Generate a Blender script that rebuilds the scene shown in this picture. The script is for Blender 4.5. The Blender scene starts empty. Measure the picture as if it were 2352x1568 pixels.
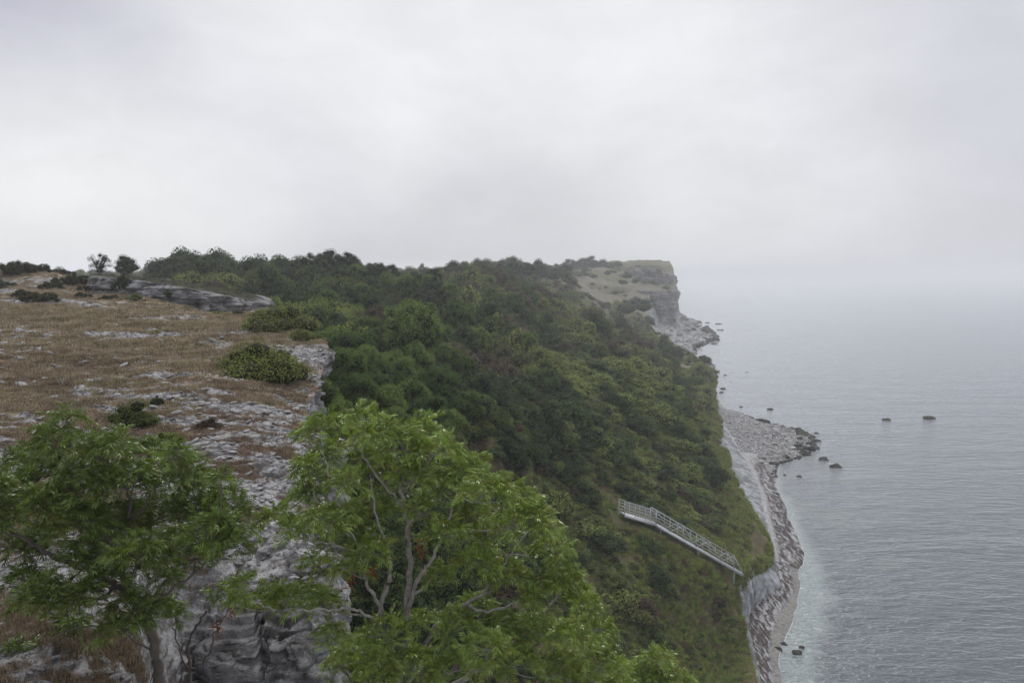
import bpy, math, random
import numpy as np
from mathutils import Vector, Matrix
random.seed(7)
RNG = np.random.default_rng(11)
scene = bpy.context.scene
COL = scene.collection

# ------------------------------------------------------------------ camera
CAM_H = 40.0
FPX = 1700.0                     # focal length in pixels of a 2352 px wide picture
PITCH = math.radians(5.34)
cam_d = bpy.data.cameras.new('camera'); cam = bpy.data.objects.new('camera', cam_d)
COL.objects.link(cam); scene.camera = cam
cam_d.sensor_width = 36.0; cam_d.lens = 36.0 * FPX / 2352.0
cam_d.clip_start = 0.1; cam_d.clip_end = 12000
cam.location = (0, 0, CAM_H); cam.rotation_euler = (math.pi / 2 - PITCH, 0, 0)

# ------------------------------------------------------------------ colour management, sky, sun
scene.view_settings.view_transform = 'Standard'
scene.view_settings.look = 'None'
scene.view_settings.exposure = 0.0
scene.view_settings.gamma = 1.0
scene.render.engine = 'CYCLES'
scene.cycles.max_bounces = 8
scene.cycles.diffuse_bounces = 2
scene.cycles.glossy_bounces = 2
scene.cycles.transparent_max_bounces = 8
scene.cycles.volume_bounces = 2
SUN_EL, SUN_AZ = math.radians(52), math.radians(12)     # azimuth measured from +Y (view direction) to +X
w = bpy.data.worlds.new('World'); scene.world = w; w.use_nodes = True
nt = w.node_tree; N = nt.nodes; L = nt.links; N.clear()
out = N.new('ShaderNodeOutputWorld'); bg = N.new('ShaderNodeBackground'); L.new(bg.outputs[0], out.inputs[0])
sky = N.new('ShaderNodeTexSky'); sky.sky_type = 'NISHITA'; sky.sun_disc = False
sky.sun_elevation = SUN_EL; sky.sun_rotation = SUN_AZ; sky.dust_density = 4.0
sky.ozone_density = 1.0
tc = N.new('ShaderNodeTexCoord')
BGS = 0.12
# overcast deck: cooler grey undersides and brighter thin patches (each a soft region of the sky, broken up by noise)
def vray(px, py):
    x = (px - 1176) / FPX; yv = (784 - py) / FPX
    return Vector((x, math.cos(PITCH) + yv * math.sin(PITCH), -math.sin(PITCH) + yv * math.cos(PITCH))).normalized()
n1 = N.new('ShaderNodeTexNoise'); n1.inputs['Scale'].default_value = 2.4; n1.inputs['Detail'].default_value = 5.0; n1.inputs['Roughness'].default_value = 0.5; n1.inputs['Distortion'].default_value = 0.3
L.new(tc.outputs['Generated'], n1.inputs['Vector'])
wob = N.new('ShaderNodeVectorMath'); wob.operation = 'SUBTRACT'; L.new(n1.outputs['Color'], wob.inputs[0]); wob.inputs[1].default_value = (0.5, 0.5, 0.5)
wos = N.new('ShaderNodeVectorMath'); wos.operation = 'SCALE'; wos.inputs['Scale'].default_value = 0.20; L.new(wob.outputs[0], wos.inputs[0])
wad = N.new('ShaderNodeVectorMath'); wad.operation = 'ADD'; L.new(tc.outputs['Generated'], wad.inputs[0]); L.new(wos.outputs[0], wad.inputs[1])
wno = N.new('ShaderNodeVectorMath'); wno.operation = 'NORMALIZE'; L.new(wad.outputs[0], wno.inputs[0])
prev = None; base_col = (0.70, 0.71, 0.75)
for (qx, qy, deg, col) in [(540, 370, 31, (0.465, 0.465, 0.56)), (2500, 500, 40, (0.61, 0.62, 0.67)), (1500, 330, 24, (0.74, 0.75, 0.785)), (1050, -100, 30, (0.80, 0.81, 0.83)), (230, 640, 19, (0.84, 0.85, 0.865)), (1150, 660, 16, (0.65, 0.66, 0.70))]:
    dt = N.new('ShaderNodeVectorMath'); dt.operation = 'DOT_PRODUCT'; L.new(wno.outputs[0], dt.inputs[0]); dt.inputs[1].default_value = vray(qx, qy)
    m_ = N.new('ShaderNodeMapRange'); m_.interpolation_type = 'SMOOTHERSTEP'; m_.inputs['From Min'].default_value = math.cos(math.radians(deg)); m_.inputs['From Max'].default_value = 1.0; L.new(dt.outputs['Value'], m_.inputs['Value'])
    q = N.new('ShaderNodeMix'); q.data_type = 'RGBA'; L.new(m_.outputs[0], q.inputs['Factor'])
    if prev is None: q.inputs['A'].default_value = (*base_col, 1)
    else: L.new(prev, q.inputs['A'])
    q.inputs['B'].default_value = (*col, 1); prev = q.outputs['Result']
sc = N.new('ShaderNodeVectorMath'); sc.operation = 'SCALE'; sc.inputs['Scale'].default_value = 1.0 / BGS
n3_ = N.new('ShaderNodeTexNoise'); n3_.inputs['Scale'].default_value = 5.5; n3_.inputs['Detail'].default_value = 7.0; n3_.inputs['Roughness'].default_value = 0.6
mp3 = N.new('ShaderNodeMapping'); mp3.inputs['Scale'].default_value = (1, 1, 2.2); L.new(wno.outputs[0], mp3.inputs[0]); L.new(mp3.outputs[0], n3_.inputs['Vector'])
mr3 = N.new('ShaderNodeMapRange'); L.new(n3_.outputs['Fac'], mr3.inputs['Value']); mr3.inputs['From Min'].default_value = 0.3; mr3.inputs['From Max'].default_value = 0.7; mr3.inputs['To Min'].default_value = 0.99; mr3.inputs['To Max'].default_value = 1.12
sc3_ = N.new('ShaderNodeVectorMath'); sc3_.operation = 'SCALE'; L.new(prev, sc3_.inputs[0]); L.new(mr3.outputs[0], sc3_.inputs['Scale'])
L.new(sc3_.outputs[0], sc.inputs[0])
mx = N.new('ShaderNodeMix'); mx.data_type = 'RGBA'; mx.inputs['Factor'].default_value = 0.95
L.new(sky.outputs[0], mx.inputs['A']); L.new(sc.outputs[0], mx.inputs['B'])
# an overcast sky is much brighter overhead than near the horizon
sx_ = N.new('ShaderNodeSeparateXYZ'); L.new(tc.outputs['Generated'], sx_.inputs[0])
mr = N.new('ShaderNodeMapRange'); mr.interpolation_type = 'SMOOTHSTEP'; L.new(sx_.outputs['Z'], mr.inputs['Value'])
mr.inputs['From Min'].default_value = 0.32; mr.inputs['From Max'].default_value = 0.85; mr.inputs['To Min'].default_value = 1.0; mr.inputs['To Max'].default_value = 2.35
sc2 = N.new('ShaderNodeVectorMath'); sc2.operation = 'SCALE'; L.new(mx.outputs['Result'], sc2.inputs[0]); L.new(mr.outputs[0], sc2.inputs['Scale'])
L.new(sc2.outputs[0], bg.inputs['Color']); bg.inputs['Strength'].default_value = BGS
sd = bpy.data.lights.new('sun', 'SUN'); sd.energy = 1.5; sd.angle = math.radians(12); sd.color = (1.0, 0.96, 0.9)
sun = bpy.data.objects.new('sun', sd); COL.objects.link(sun)
sv = Vector((math.sin(SUN_AZ) * math.cos(SUN_EL), math.cos(SUN_AZ) * math.cos(SUN_EL), math.sin(SUN_EL)))
sun.rotation_euler = sv.to_track_quat('Z', 'Y').to_euler(); sun.location = (0, 0, 200)

# ------------------------------------------------------------------ helpers
def ray(px, py):
    x = (px - 1176) / FPX; yv = (784 - py) / FPX
    return Vector((x, math.cos(PITCH) + yv * math.sin(PITCH), -math.sin(PITCH) + yv * math.cos(PITCH)))
def at(px, py, D):
    r = ray(px, py); t = D / r.y
    return Vector((r.x * t, D, CAM_H + r.z * t))
def onz(px, py, z=0.0):
    r = ray(px, py); t = (z - CAM_H) / r.z
    return Vector((r.x * t, r.y * t, z))
def tag(o, label=None, cat=None, group=None, kind=None):
    if label: o['label'] = label
    if cat: o['category'] = cat
    if group: o['group'] = group
    if kind: o['kind'] = kind
    return o
def h3(ix, iy, iz, seed):
    h = (ix.astype(np.int64) * 374761393 + iy.astype(np.int64) * 668265263 + iz.astype(np.int64) * 2147483647 + seed * 1274126177) & 0xffffffff
    h = ((h ^ (h >> 13)) * 1274126177) & 0xffffffff
    h = ((h ^ (h >> 16)) * 2246822519) & 0xffffffff
    h = h ^ (h >> 15)
    return (h & 0xffffff) / float(0xffffff)
def vn(p, seed=0):
    p = np.asarray(p, float); i = np.floor(p).astype(np.int64); f = p - i
    f = f * f * f * (f * (f * 6 - 15) + 10)
    r = 0
    for dx in (0, 1):
        wx = f[:, 0] if dx else 1 - f[:, 0]
        for dy in (0, 1):
            wy = f[:, 1] if dy else 1 - f[:, 1]
            for dz in (0, 1):
                wz = f[:, 2] if dz else 1 - f[:, 2]
                r = r + wx * wy * wz * h3(i[:, 0] + dx, i[:, 1] + dy, i[:, 2] + dz, seed)
    return r
def fbm(p, octv=4, seed=0, gain=0.5):
    p = np.asarray(p, float); a = 1.0; s = 0; t = 0
    for k in range(octv):
        s = s + a * vn(p, seed + k * 17); t += a; a *= gain; p = p * 2.03 + 11.3
    return s / t          # 0..1
def P3(x, y, z, sx=1, sy=None, sz=None):
    sy = sx if sy is None else sy; sz = sx if sz is None else sz
    x = np.asarray(x, float)
    return np.stack([x * sx, np.broadcast_to(y, x.shape) * sy, np.broadcast_to(z, x.shape) * sz], 1)
def sstep(a, b, x):
    t = np.clip((x - a) / (b - a), 0, 1); return t * t * (3 - 2 * t)
def lerp(a, b, t):
    t = np.asarray(t)[..., None] if np.ndim(a) and np.ndim(t) and np.shape(a) != np.shape(t) else t
    return np.asarray(a) * (1 - t) + np.asarray(b) * t
def make_mesh(name, verts, faces, mat=None, cols=None, smooth=False):
    """faces: int array (n,3) or (n,4) or a list of such arrays"""
    verts = np.asarray(verts, np.float32)
    fl = faces if isinstance(faces, list) else [faces]
    fl = [np.asarray(f, np.int32) for f in fl if len(f)]
    me = bpy.data.meshes.new(name)
    me.vertices.add(len(verts)); me.vertices.foreach_set('co', verts.ravel())
    idx = np.concatenate([f.ravel() for f in fl]); tot = np.concatenate([np.full(len(f), f.shape[1], np.int32) for f in fl])
    st = np.concatenate([[0], np.cumsum(tot)[:-1]]).astype(np.int32)
    me.loops.add(len(idx)); me.loops.foreach_set('vertex_index', idx)
    me.polygons.add(len(tot)); me.polygons.foreach_set('loop_start', st); me.polygons.foreach_set('loop_total', tot)
    if smooth: me.polygons.foreach_set('use_smooth', np.ones(len(tot), bool))
    if cols is not None:
        c = np.ones((len(verts), 4), np.float32); c[:, :3] = np.clip(cols, 0, 1)
        ca = me.color_attributes.new('tint', 'FLOAT_COLOR', 'POINT'); ca.data.foreach_set('color', c.ravel())
    me.update(calc_edges=True)
    if mat: me.materials.append(mat)
    return me
def link(name, me, parent=None, loc=None):
    o = bpy.data.objects.new(name, me); COL.objects.link(o)
    if parent: o.parent = parent
    if loc is not None: o.location = loc
    return o
def empty(name, loc=(0, 0, 0), rz=0):
    o = bpy.data.objects.new(name, None); COL.objects.link(o); o.location = loc; o.rotation_euler = (0, 0, rz); return o
def grid_faces(nr, nc):
    i = np.arange(nr - 1)[:, None] * nc + np.arange(nc - 1)[None, :]
    i = i.ravel(); return np.stack([i, i + 1, i + 1 + nc, i + nc], 1)
class TPS:
    """thin-plate interpolation of heights over plan coordinates"""
    def __init__(s, X, Y, z, lam=1e-4):
        s.p = s.uv(X, Y); n = len(z)
        K = s.k(s.p, s.p) + lam * np.eye(n); Pm = np.hstack([np.ones((n, 1)), s.p])
        A = np.zeros((n + 3, n + 3)); A[:n, :n] = K; A[:n, n:] = Pm; A[n:, :n] = Pm.T
        s.w = np.linalg.solve(A, np.concatenate([z, np.zeros(3)]))
    def uv(s, X, Y):
        Y = np.maximum(np.asarray(Y, float), 1); return np.stack([np.asarray(X, float) / Y, 0.4 * np.log(Y)], 1)
    def k(s, a, b):
        r2 = ((a[:, None, :] - b[None, :, :]) ** 2).sum(2); return 0.5 * r2 * np.log(r2 + 1e-12)
    def __call__(s, X, Y):
        X = np.ravel(X); Y = np.ravel(Y); o = np.empty(len(X))
        for i in range(0, len(X), 40000):
            q = s.uv(X[i:i + 40000], Y[i:i + 40000])
            o[i:i + 40000] = s.k(q, s.p) @ s.w[:-3] + s.w[-3] + q @ s.w[-2:]
        return o

# ------------------------------------------------------------------ materials
def mat_new(name):
    m = bpy.data.materials.new(name); m.use_nodes = True; return m, m.node_tree.nodes, m.node_tree.links, m.node_tree.nodes['Principled BSDF']
def noise_node(N, L, scale, detail=4, rough=0.55, coord='Object', stretch=None):
    tc = N.new('ShaderNodeTexCoord'); n = N.new('ShaderNodeTexNoise')
    n.inputs['Scale'].default_value = scale; n.inputs['Detail'].default_value = detail; n.inputs['Roughness'].default_value = rough
    if stretch:
        mp = N.new('ShaderNodeMapping'); mp.inputs['Scale'].default_value = stretch
        L.new(tc.outputs[coord], mp.inputs[0]); L.new(mp.outputs[0], n.inputs['Vector'])
    else: L.new(tc.outputs[coord], n.inputs['Vector'])
    return n
def ramp(N, L, src, stops):
    r = N.new('ShaderNodeValToRGB'); L.new(src, r.inputs[0]); e = r.color_ramp.elements
    e[0].position, e[0].color = stops[0][0], (*stops[0][1], 1); e[1].position, e[1].color = stops[-1][0], (*stops[-1][1], 1)
    for p, c in stops[1:-1]:
        q = e.new(p); q.color = (*c, 1)
    return r
def mixc(N, L, mode, fac, a, b):
    m = N.new('ShaderNodeMix'); m.data_type = 'RGBA'; m.blend_type = mode
    for s, v in (('Factor', fac), ('A', a), ('B', b)):
        if hasattr(v, 'is_output'): L.new(v, m.inputs[s])
        elif s == 'Factor': m.inputs[s].default_value = v
        else: m.inputs[s].default_value = (*v, 1)
    return m.outputs['Result']
def bump(N, L, B, src, strength, dist):
    b = N.new('ShaderNodeBump'); b.inputs['Strength'].default_value = strength; b.inputs['Distance'].default_value = dist
    L.new(src, b.inputs['Height']); L.new(b.outputs[0], B.inputs['Normal']); return b
def terrain_mat(name, s1, s2, lo=0.55, hi=1.45, bs=0.6, bd=0.1, rough=0.95):
    m, N, L, B = mat_new(name)
    a = N.new('ShaderNodeAttribute'); a.attribute_name = 'tint'
    n1 = noise_node(N, L, s1, 5, 0.6); n2 = noise_node(N, L, s2, 4, 0.65)
    r1 = ramp(N, L, n1.outputs['Fac'], [(0.3, (lo,) * 3), (0.7, (hi,) * 3)])
    r2 = ramp(N, L, n2.outputs['Fac'], [(0.3, (lo,) * 3), (0.7, (hi,) * 3)])
    c = mixc(N, L, 'MULTIPLY', 1.0, a.outputs['Color'], r1.outputs[0]); c = mixc(N, L, 'MULTIPLY', 0.7, c, r2.outputs[0])
    L.new(c, B.inputs['Base Color']); B.inputs['Roughness'].default_value = rough; B.inputs['Specular IOR Level'].default_value = 0.06
    bump(N, L, B, n2.outputs['Fac'], bs, bd)
    return m
def rock_mat(name, scale, base=(0.30, 0.295, 0.295), dark=(0.06, 0.058, 0.058), lichen=(0.20, 0.13, 0.05), strat=True, bd=0.08, lic=0.12, attr=False):
    """layered grey limestone: pale faces, dark bedding cracks, some ochre lichen"""
    m, N, L, B = mat_new(name)
    n1 = noise_node(N, L, scale * 0.6, 6, 0.62)
    n2 = noise_node(N, L, scale, 6, 0.7, stretch=(1, 1, 5.5) if strat else None)
    n3 = noise_node(N, L, scale * 5, 4, 0.7)
    n4 = noise_node(N, L, scale * 0.23, 5, 0.6)
    b0 = tuple(v * 0.50 for v in base); b1 = tuple(v * 1.35 for v in base)
    c = ramp(N, L, n1.outputs['Fac'], [(0.3, b0), (0.5, base), (0.7, b1)]).outputs[0]
    crk = ramp(N, L, n2.outputs['Fac'], [(0.36, (0, 0, 0)), (0.47, (1, 1, 1))]).outputs[0]
    c = mixc(N, L, 'MIX', crk, dark, c)
    fine = ramp(N, L, n3.outputs['Fac'], [(0.3, (0.6,) * 3), (0.65, (1.25,) * 3)]).outputs[0]
    c = mixc(N, L, 'MULTIPLY', 0.9, c, fine)
    lm = ramp(N, L, n4.outputs['Fac'], [(0.60, (0, 0, 0)), (0.68, (1, 1, 1))]).outputs[0]
    lm2 = N.new('ShaderNodeMath'); lm2.operation = 'MULTIPLY'; L.new(lm, lm2.inputs[0]); lm2.inputs[1].default_value = lic * 5
    c = mixc(N, L, 'MIX', lm2.outputs[0], c, lichen)
    if attr:
        a = N.new('ShaderNodeAttribute'); a.attribute_name = 'tint'; c = mixc(N, L, 'MULTIPLY', 1.0, c, a.outputs['Color'])
    else:
        oi = N.new('ShaderNodeObjectInfo'); rr = ramp(N, L, oi.outputs['Random'], [(0, (0.62,) * 3), (1, (1.2,) * 3)]); c = mixc(N, L, 'MULTIPLY', 1.0, c, rr.outputs[0])
    L.new(c, B.inputs['Base Color']); B.inputs['Roughness'].default_value = 0.9; B.inputs['Specular IOR Level'].default_value = 0.08
    ad = N.new('ShaderNodeMath'); ad.operation = 'ADD'; L.new(n2.outputs['Fac'], ad.inputs[0]); L.new(n3.outputs['Fac'], ad.inputs[1])
    bump(N, L, B, ad.outputs[0], 0.8, bd)
    return m
def leaf_mat(name, c0, c1, rough=0.5, trans=0.25, spread=0.35, spec=0.06, odd=None):
    """leaves: colour varies leaf to leaf (tint attribute) and plant to plant (object random)"""
    m, N, L, B = mat_new(name)
    a = N.new('ShaderNodeAttribute'); a.attribute_name = 'tint'
    oi = N.new('ShaderNodeObjectInfo')
    stops = [(0.0, c0), (1.0, c1)] if odd is None else [(0.0, odd), (0.14, odd), (0.2, c0), (1.0, c1)]
    r = ramp(N, L, oi.outputs['Random'], stops)
    c = mixc(N, L, 'MULTIPLY', 1.0, r.outputs[0], a.outputs['Color'])
    L.new(c, B.inputs['Base Color']); B.inputs['Roughness'].default_value = rough; B.inputs['Specular IOR Level'].default_value = spec
    if trans > 0:
        t = N.new('ShaderNodeBsdfTranslucent'); hs = mixc(N, L, 'MULTIPLY', 1.0, c, (1.3, 1.4, 0.6)); L.new(hs, t.inputs['Color'])
        mx = N.new('ShaderNodeMixShader'); mx.inputs[0].default_value = trans
        L.new(B.outputs[0], mx.inputs[1]); L.new(t.outputs[0], mx.inputs[2]); L.new(mx.outputs[0], N['Material Output'].inputs['Surface'])
    return m
def plain_mat(name, col, rough=0.6, metal=0.0, var=0.25, scale=6.0):
    m, N, L, B = mat_new(name)
    n = noise_node(N, L, scale, 5, 0.6); r = ramp(N, L, n.outputs['Fac'], [(0.3, tuple(v * (1 - var) for v in col)), (0.7, tuple(min(1, v * (1 + var)) for v in col))])
    L.new(r.outputs[0], B.inputs['Base Color']); B.inputs['Roughness'].default_value = rough; B.inputs['Metallic'].default_value = metal
    bump(N, L, B, n.outputs['Fac'], 0.2, 0.01)
    return m

# ================================================================== TERRAIN
def poly_fn(pts):
    """pts: list of Vectors ordered by Y -> functions x(Y), z(Y)"""
    pts = sorted(pts, key=lambda v: v.y)
    Y = np.array([p.y for p in pts]); X = np.array([p.x for p in pts]); Z = np.array([p.z for p in pts])
    return (lambda y: np.interp(y, Y, X)), (lambda y: np.interp(y, Y, Z))
SHORE = [Vector((10, 20, 0)), Vector((18, 45, 0))] + [onz(*p) for p in [(1797,1568),(1800,1480),(1824,1427),(1834,1345),(1845,1268),(1828,1220),(1806,1169),(1789,1134),
    (1778,1087),(1781,1066),(1845,1046),(1868,1027),(1856,997),(1819,984),(1742,968),(1712,954),(1677,943),(1655,928),(1640,900),(1620,850),(1592,803),
    (1625,788),(1648,774),(1600,756),(1608,742),(1575,730),(1562,715),(1552,695)]] + [Vector((260, 1200, 0))]
TOE = [Vector((7, 20, 1.2)), Vector((14.5, 45, 1.2))] + [onz(*p, 1.2) for p in [(1746,1565),(1718,1450),(1712,1423),(1725,1388),(1792,1345),(1780,1294),(1763,1212),(1750,1134),
    (1726,1078),(1700,1038),(1670,985),(1652,955),(1641,925),(1625,880),(1600,840)]] + \
    [at(1560,792,360), at(1515,768,400), at(1500,752,440), at(1512,745,470), at(1553,735,497), at(1558,728,545), at(1553,715,640), at(1540,690,900)] + [Vector((245, 1200, 5))]
VEG = [Vector((3, 20, 4)), Vector((10.5, 45, 4))] + [at(*p) for p in [(1738,1568,62),(1706,1450,72),(1690,1400,76),(1696,1318,79.5),(1722,1288,85),(1763,1276,93),(1765,1240,97),
    (1732,1190,107),(1700,1150,117),(1674,1110,126),(1650,1060,137),(1646,1012,155),(1652,975,180),(1640,940,198),(1634,900,215),(1641,856,235),(1628,838,250),
    (1590,812,275),(1545,786,310),(1518,765,350),(1496,745,400),(1488,705,450),(1494,672,476),(1543,670,494),(1548,652,540),(1546,614,600),(1540,612,900)]] + [Vector((240, 1200, 44))]
xs, zs_ = poly_fn(SHORE); xt, zt = poly_fn(TOE); xv, zv = poly_fn(VEG)
def shore_wig(Y):
    Y = np.asarray(Y, float); return (vn(P3(Y, 0, 0, 0.22), 5) - 0.5) * 0.7 + (vn(P3(Y, 0, 0, 0.7), 6) - 0.5) * 0.2
HP = [(1740,1565,61),(1600,1568,57),(1500,1568,53),(1400,1450,56),(1550,1450,63),(1640,1400,71),(1300,1300,57),(1300,1400,50),(1450,1290,64),
 (1412,1172,71),(1280,1170,66),(1200,1130,62),(1100,1080,57),(1100,1000,60),(1200,1000,70),(1000,960,55),(1200,900,84),(1300,950,82),(1400,1000,88),(1400,1080,80),
 (1500,1100,88),(1600,1150,95),(1600,1050,112),(1600,1000,120),(1560,930,130),(1500,880,145),(1400,900,110),(1400,850,132),(1300,850,115),(1200,800,115),(1100,850,90),(1000,850,72),
 (1500,830,185),(1560,860,190),(1600,880,205),(1600,855,222),(1450,800,190),(1400,800,165),(1400,750,225),(1300,760,175),(1300,700,250),(1200,700,180),(1200,660,240),
 (1100,740,140),(1000,740,115),(900,720,110),(850,720,100),(1000,680,160),(900,670,150),(800,680,125),(700,690,118),(620,690,112),(500,660,120),(700,645,150),(800,645,170),
 (1000,640,200),(1080,615,215),(1085,608,222),(1130,625,225),(1040,625,215),(950,632,250),(1180,640,290),(1250,632,340),(1320,640,400),(1340,668,410),(1400,700,400),(1450,712,400),(1480,742,385),
 (1400,740,300),(1480,770,300),(1530,790,280),(1500,800,240),(1560,820,250),(1360,630,520),(1400,612,570),(1450,609,590),(1500,608,610),(1400,655,480),(1450,672,470),(1470,650,520),(1520,625,580),
 (350,650,140),(0,650,150),(-400,640,150),(300,632,230),(600,632,260),(900,640,400),(600,640,500),(0,640,500),(-600,640,400),(-900,640,200)]
hx, hy, hz = [], [], []
for p in HP:
    v = at(*p); off = (1.1 + 1.5 * min(1, max(0, (p[2] - 150) / 60))) if p[2] < 420 else 0.0
    hx.append(v.x); hy.append(v.y); hz.append(v.z - off)
for X, Y, Z in [(-8,15,25),(-7.5,30,28),(-10,42,29),(-14,60,30),(-22,80,33),(-6,20,22),(0,15,16),(0,30,20),(0,45,21),(5,20,12),(5,45,15.5),(10,30,7),(-3,38,26.5),(-2,60,26.5),(-8,80,29.5),
                (-40,95,33),(-60,110,34),(-80,90,34),(60,700,46),(120,800,45),(0,800,42),(-200,900,40),(100,1200,42),(-300,1200,40)]:
    hx.append(X); hy.append(Y); hz.append(Z)
STAIR = [at(1428,1177,72.5), at(1501,1199,73.5), at(1699,1313,78)]
for t_ in np.linspace(0, 1, 6):
    v = STAIR[1].lerp(STAIR[2], t_ * 0.96); hx.append(v.x); hy.append(v.y); hz.append(v.z - 0.75)
    hx.append(v.x - 0.3); hy.append(v.y - 3.0); hz.append(v.z - 1.5)
hx.append(STAIR[0].x); hy.append(STAIR[0].y); hz.append(STAIR[0].z - 0.6)
for v in VEG: hx.append(v.x - 0.1); hy.append(v.y); hz.append(v.z)
HILL = TPS(np.array(hx), np.array(hy), np.array(hz), lam=2e-5)
def hill_rough(X, Y):
    s = np.clip(Y / 100.0, 0.6, 3)
    d_ = np.hypot(X - 17, (Y - 75)); return (fbm(P3(X, Y, 0, 0.16), 4, 3) - 0.5) * 1.6 * s * (0.3 + 0.7 * sstep(9, 18, d_))
def hill_z(X, Y):
    """ground height of the hillside, bank and beach anywhere"""
    X = np.ravel(np.asarray(X, float)); Y = np.ravel(np.asarray(Y, float))
    e = xv(Y); b = HILL(np.minimum(X, e), Y); inl = e - X
    k = sstep(0, 6, inl)
    b = b * k + np.minimum(b, zv(Y) + np.maximum(inl, 0) * 1.6 + 0.4) * (1 - k)
    b = b + hill_rough(X, Y) * k
    return b

# rows (Y) geometric, columns: distance inland from the vegetation edge
ys = np.concatenate([np.arange(14, 48, 0.8), np.exp(np.linspace(math.log(48), math.log(1150), 520))])
inl = np.concatenate([np.linspace(0, 30, 110), 30 + 470 * np.linspace(0, 1, 190)[1:] ** 1.9])
YY, II = np.meshgrid(ys, inl, indexing='ij'); XX = xv(YY.ravel()) - II.ravel(); YR = YY.ravel()
ZZ = hill_z(XX, YR)
def hill_mask(X, Y):
    """dry grass where the scrub opens"""
    n = fbm(P3(X, Y, 0, 0.05), 4, 41)
    g = sstep(0.56, 0.64, n) * 0.5 * sstep(70, 120, Y)
    px = 1176 + FPX * X / Y
    g = np.maximum(g, sstep(410, 440, Y) * sstep(1290, 1330, px) * (0.35 + 0.65 * sstep(0.52, 0.46, fbm(P3(X, Y, 0, 0.035), 4, 47))))
    for (qx, qy, D, rx, ry) in [(1600,832,238,9,12),(1560,815,245,12,10),(1520,850,200,9,6),(1600,872,212,8,5),(1480,880,150,8,6),(1340,645,440,20,20),(1245,706,185,7,4)]:
        v = at(qx, qy, D); g = np.maximum(g, sstep(1.25, 0.7, np.hypot((X - v.x) / rx, (Y - v.y) / ry)))
    return g
gm = hill_mask(XX, YR)
soil = np.array([0.050, 0.064, 0.022]); brown = np.array([0.055, 0.047, 0.026]); tan = np.array([0.115, 0.106, 0.082])
nn = fbm(P3(XX, YR, 0, 0.3), 4, 9)
hc = lerp(soil[None, :], brown[None, :], sstep(0.4, 0.6, nn)); hc = lerp(hc, tan[None, :], gm)
rim = sstep(1.6, 0.2, II.ravel()) * sstep(300, 60, YR); hc = lerp(hc, np.array([0.10, 0.085, 0.045])[None, :], rim * 0.6)
M_HILL = terrain_mat('scrub_soil', 0.8, 6.0, bs=0.5, bd=0.15)
hill = link('hillside', make_mesh('hillside', np.stack([XX, YR, ZZ], 1), grid_faces(len(ys), len(inl))[:, ::-1], M_HILL, hc, True)); tag(hill, kind='structure')

# grey clay bank between the vegetation edge and the beach
yb = np.concatenate([np.arange(20, 60, 0.6), np.arange(60, 140, 0.16), np.exp(np.linspace(math.log(140), math.log(1150), 700))])
tv = np.linspace(0, 1, 46); YB, TB = np.meshgrid(yb, tv, indexing='ij'); YBr, TBr = YB.ravel(), TB.ravel()
xa, za, xb_, zb_ = xv(YBr) - 0.25, hill_z(xv(YBr) - 0.25, YBr) - 0.12, xt(YBr) + 0.2, zt(YBr) - 0.15
cx = xa * (1 - TBr) + xb_ * TBr; cz = za * (1 - TBr ** 0.8) + zb_ * TBr ** 0.8
amp = np.clip((za - zb_) * 0.12, 0, 2.2) * np.sin(np.pi * np.clip(TBr, 0, 1)) ** 0.5
rdg = np.abs(fbm(P3(YBr + 0.3 * cx, cz, 0, 0.55, 0.22), 5, 21, 0.62) - 0.5) * 2
cx = cx + (0.5 - rdg) * amp * 1.6 + (fbm(P3(YBr, cx, cz, 1.8), 3, 22) - 0.5) * 0.5 * np.sin(np.pi * TBr); cz = cz + (fbm(P3(YBr, cx, cz, 0.9), 3, 23) - 0.5) * amp * 0.5
far = sstep(215, 235, YBr)
cl = lerp(np.array([0.23, 0.238, 0.25])[None, :], np.array([0.11, 0.115, 0.12])[None, :], sstep(0.42, 0.62, fbm(P3(YBr, cx, cz, 0.8, 0.8, 0.5), 5, 26, 0.65)))
cl = lerp(cl, np.array([0.085, 0.08, 0.045])[None, :], sstep(0.14, 0.0, TBr + (fbm(P3(YBr, TBr * 3, 0, 1.3), 4, 28, 0.6) - 0.45) * 0.5))
M_CLAY = terrain_mat('grey_clay', 1.1, 7.0, lo=0.6, hi=1.4, bs=0.8, bd=0.12)
bank = link('clay_bank', make_mesh('clay_bank', np.stack([cx, YBr, cz], 1), grid_faces(len(yb), len(tv)), M_CLAY, cl, True)); tag(bank, kind='structure')

def shallow_col(X, Y):
    d = X - xs(Y); w_ = np.interp(Y, [60, 80, 92, 104, 125, 150, 170], [3.2, 4.2, 4.2, 2.0, 1.0, 1.0, 0.3]) + (fbm(P3(X * 0.6, Y * 0.5, 0, 0.5), 4, 52) - 0.5) * 2.2
    p = sstep(1.3, -1.6, d - w_); far_ = sstep(40, 0, d)
    dc = lerp(np.array([0.036, 0.050, 0.050])[None, :], np.array([0.085, 0.10, 0.055])[None, :], sstep(0.54, 0.66, fbm(P3(X, Y, 0, 0.09), 4, 55)) * sstep(60, 10, d))
    return lerp(dc, np.array([0.46, 0.47, 0.43])[None, :], p)
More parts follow.
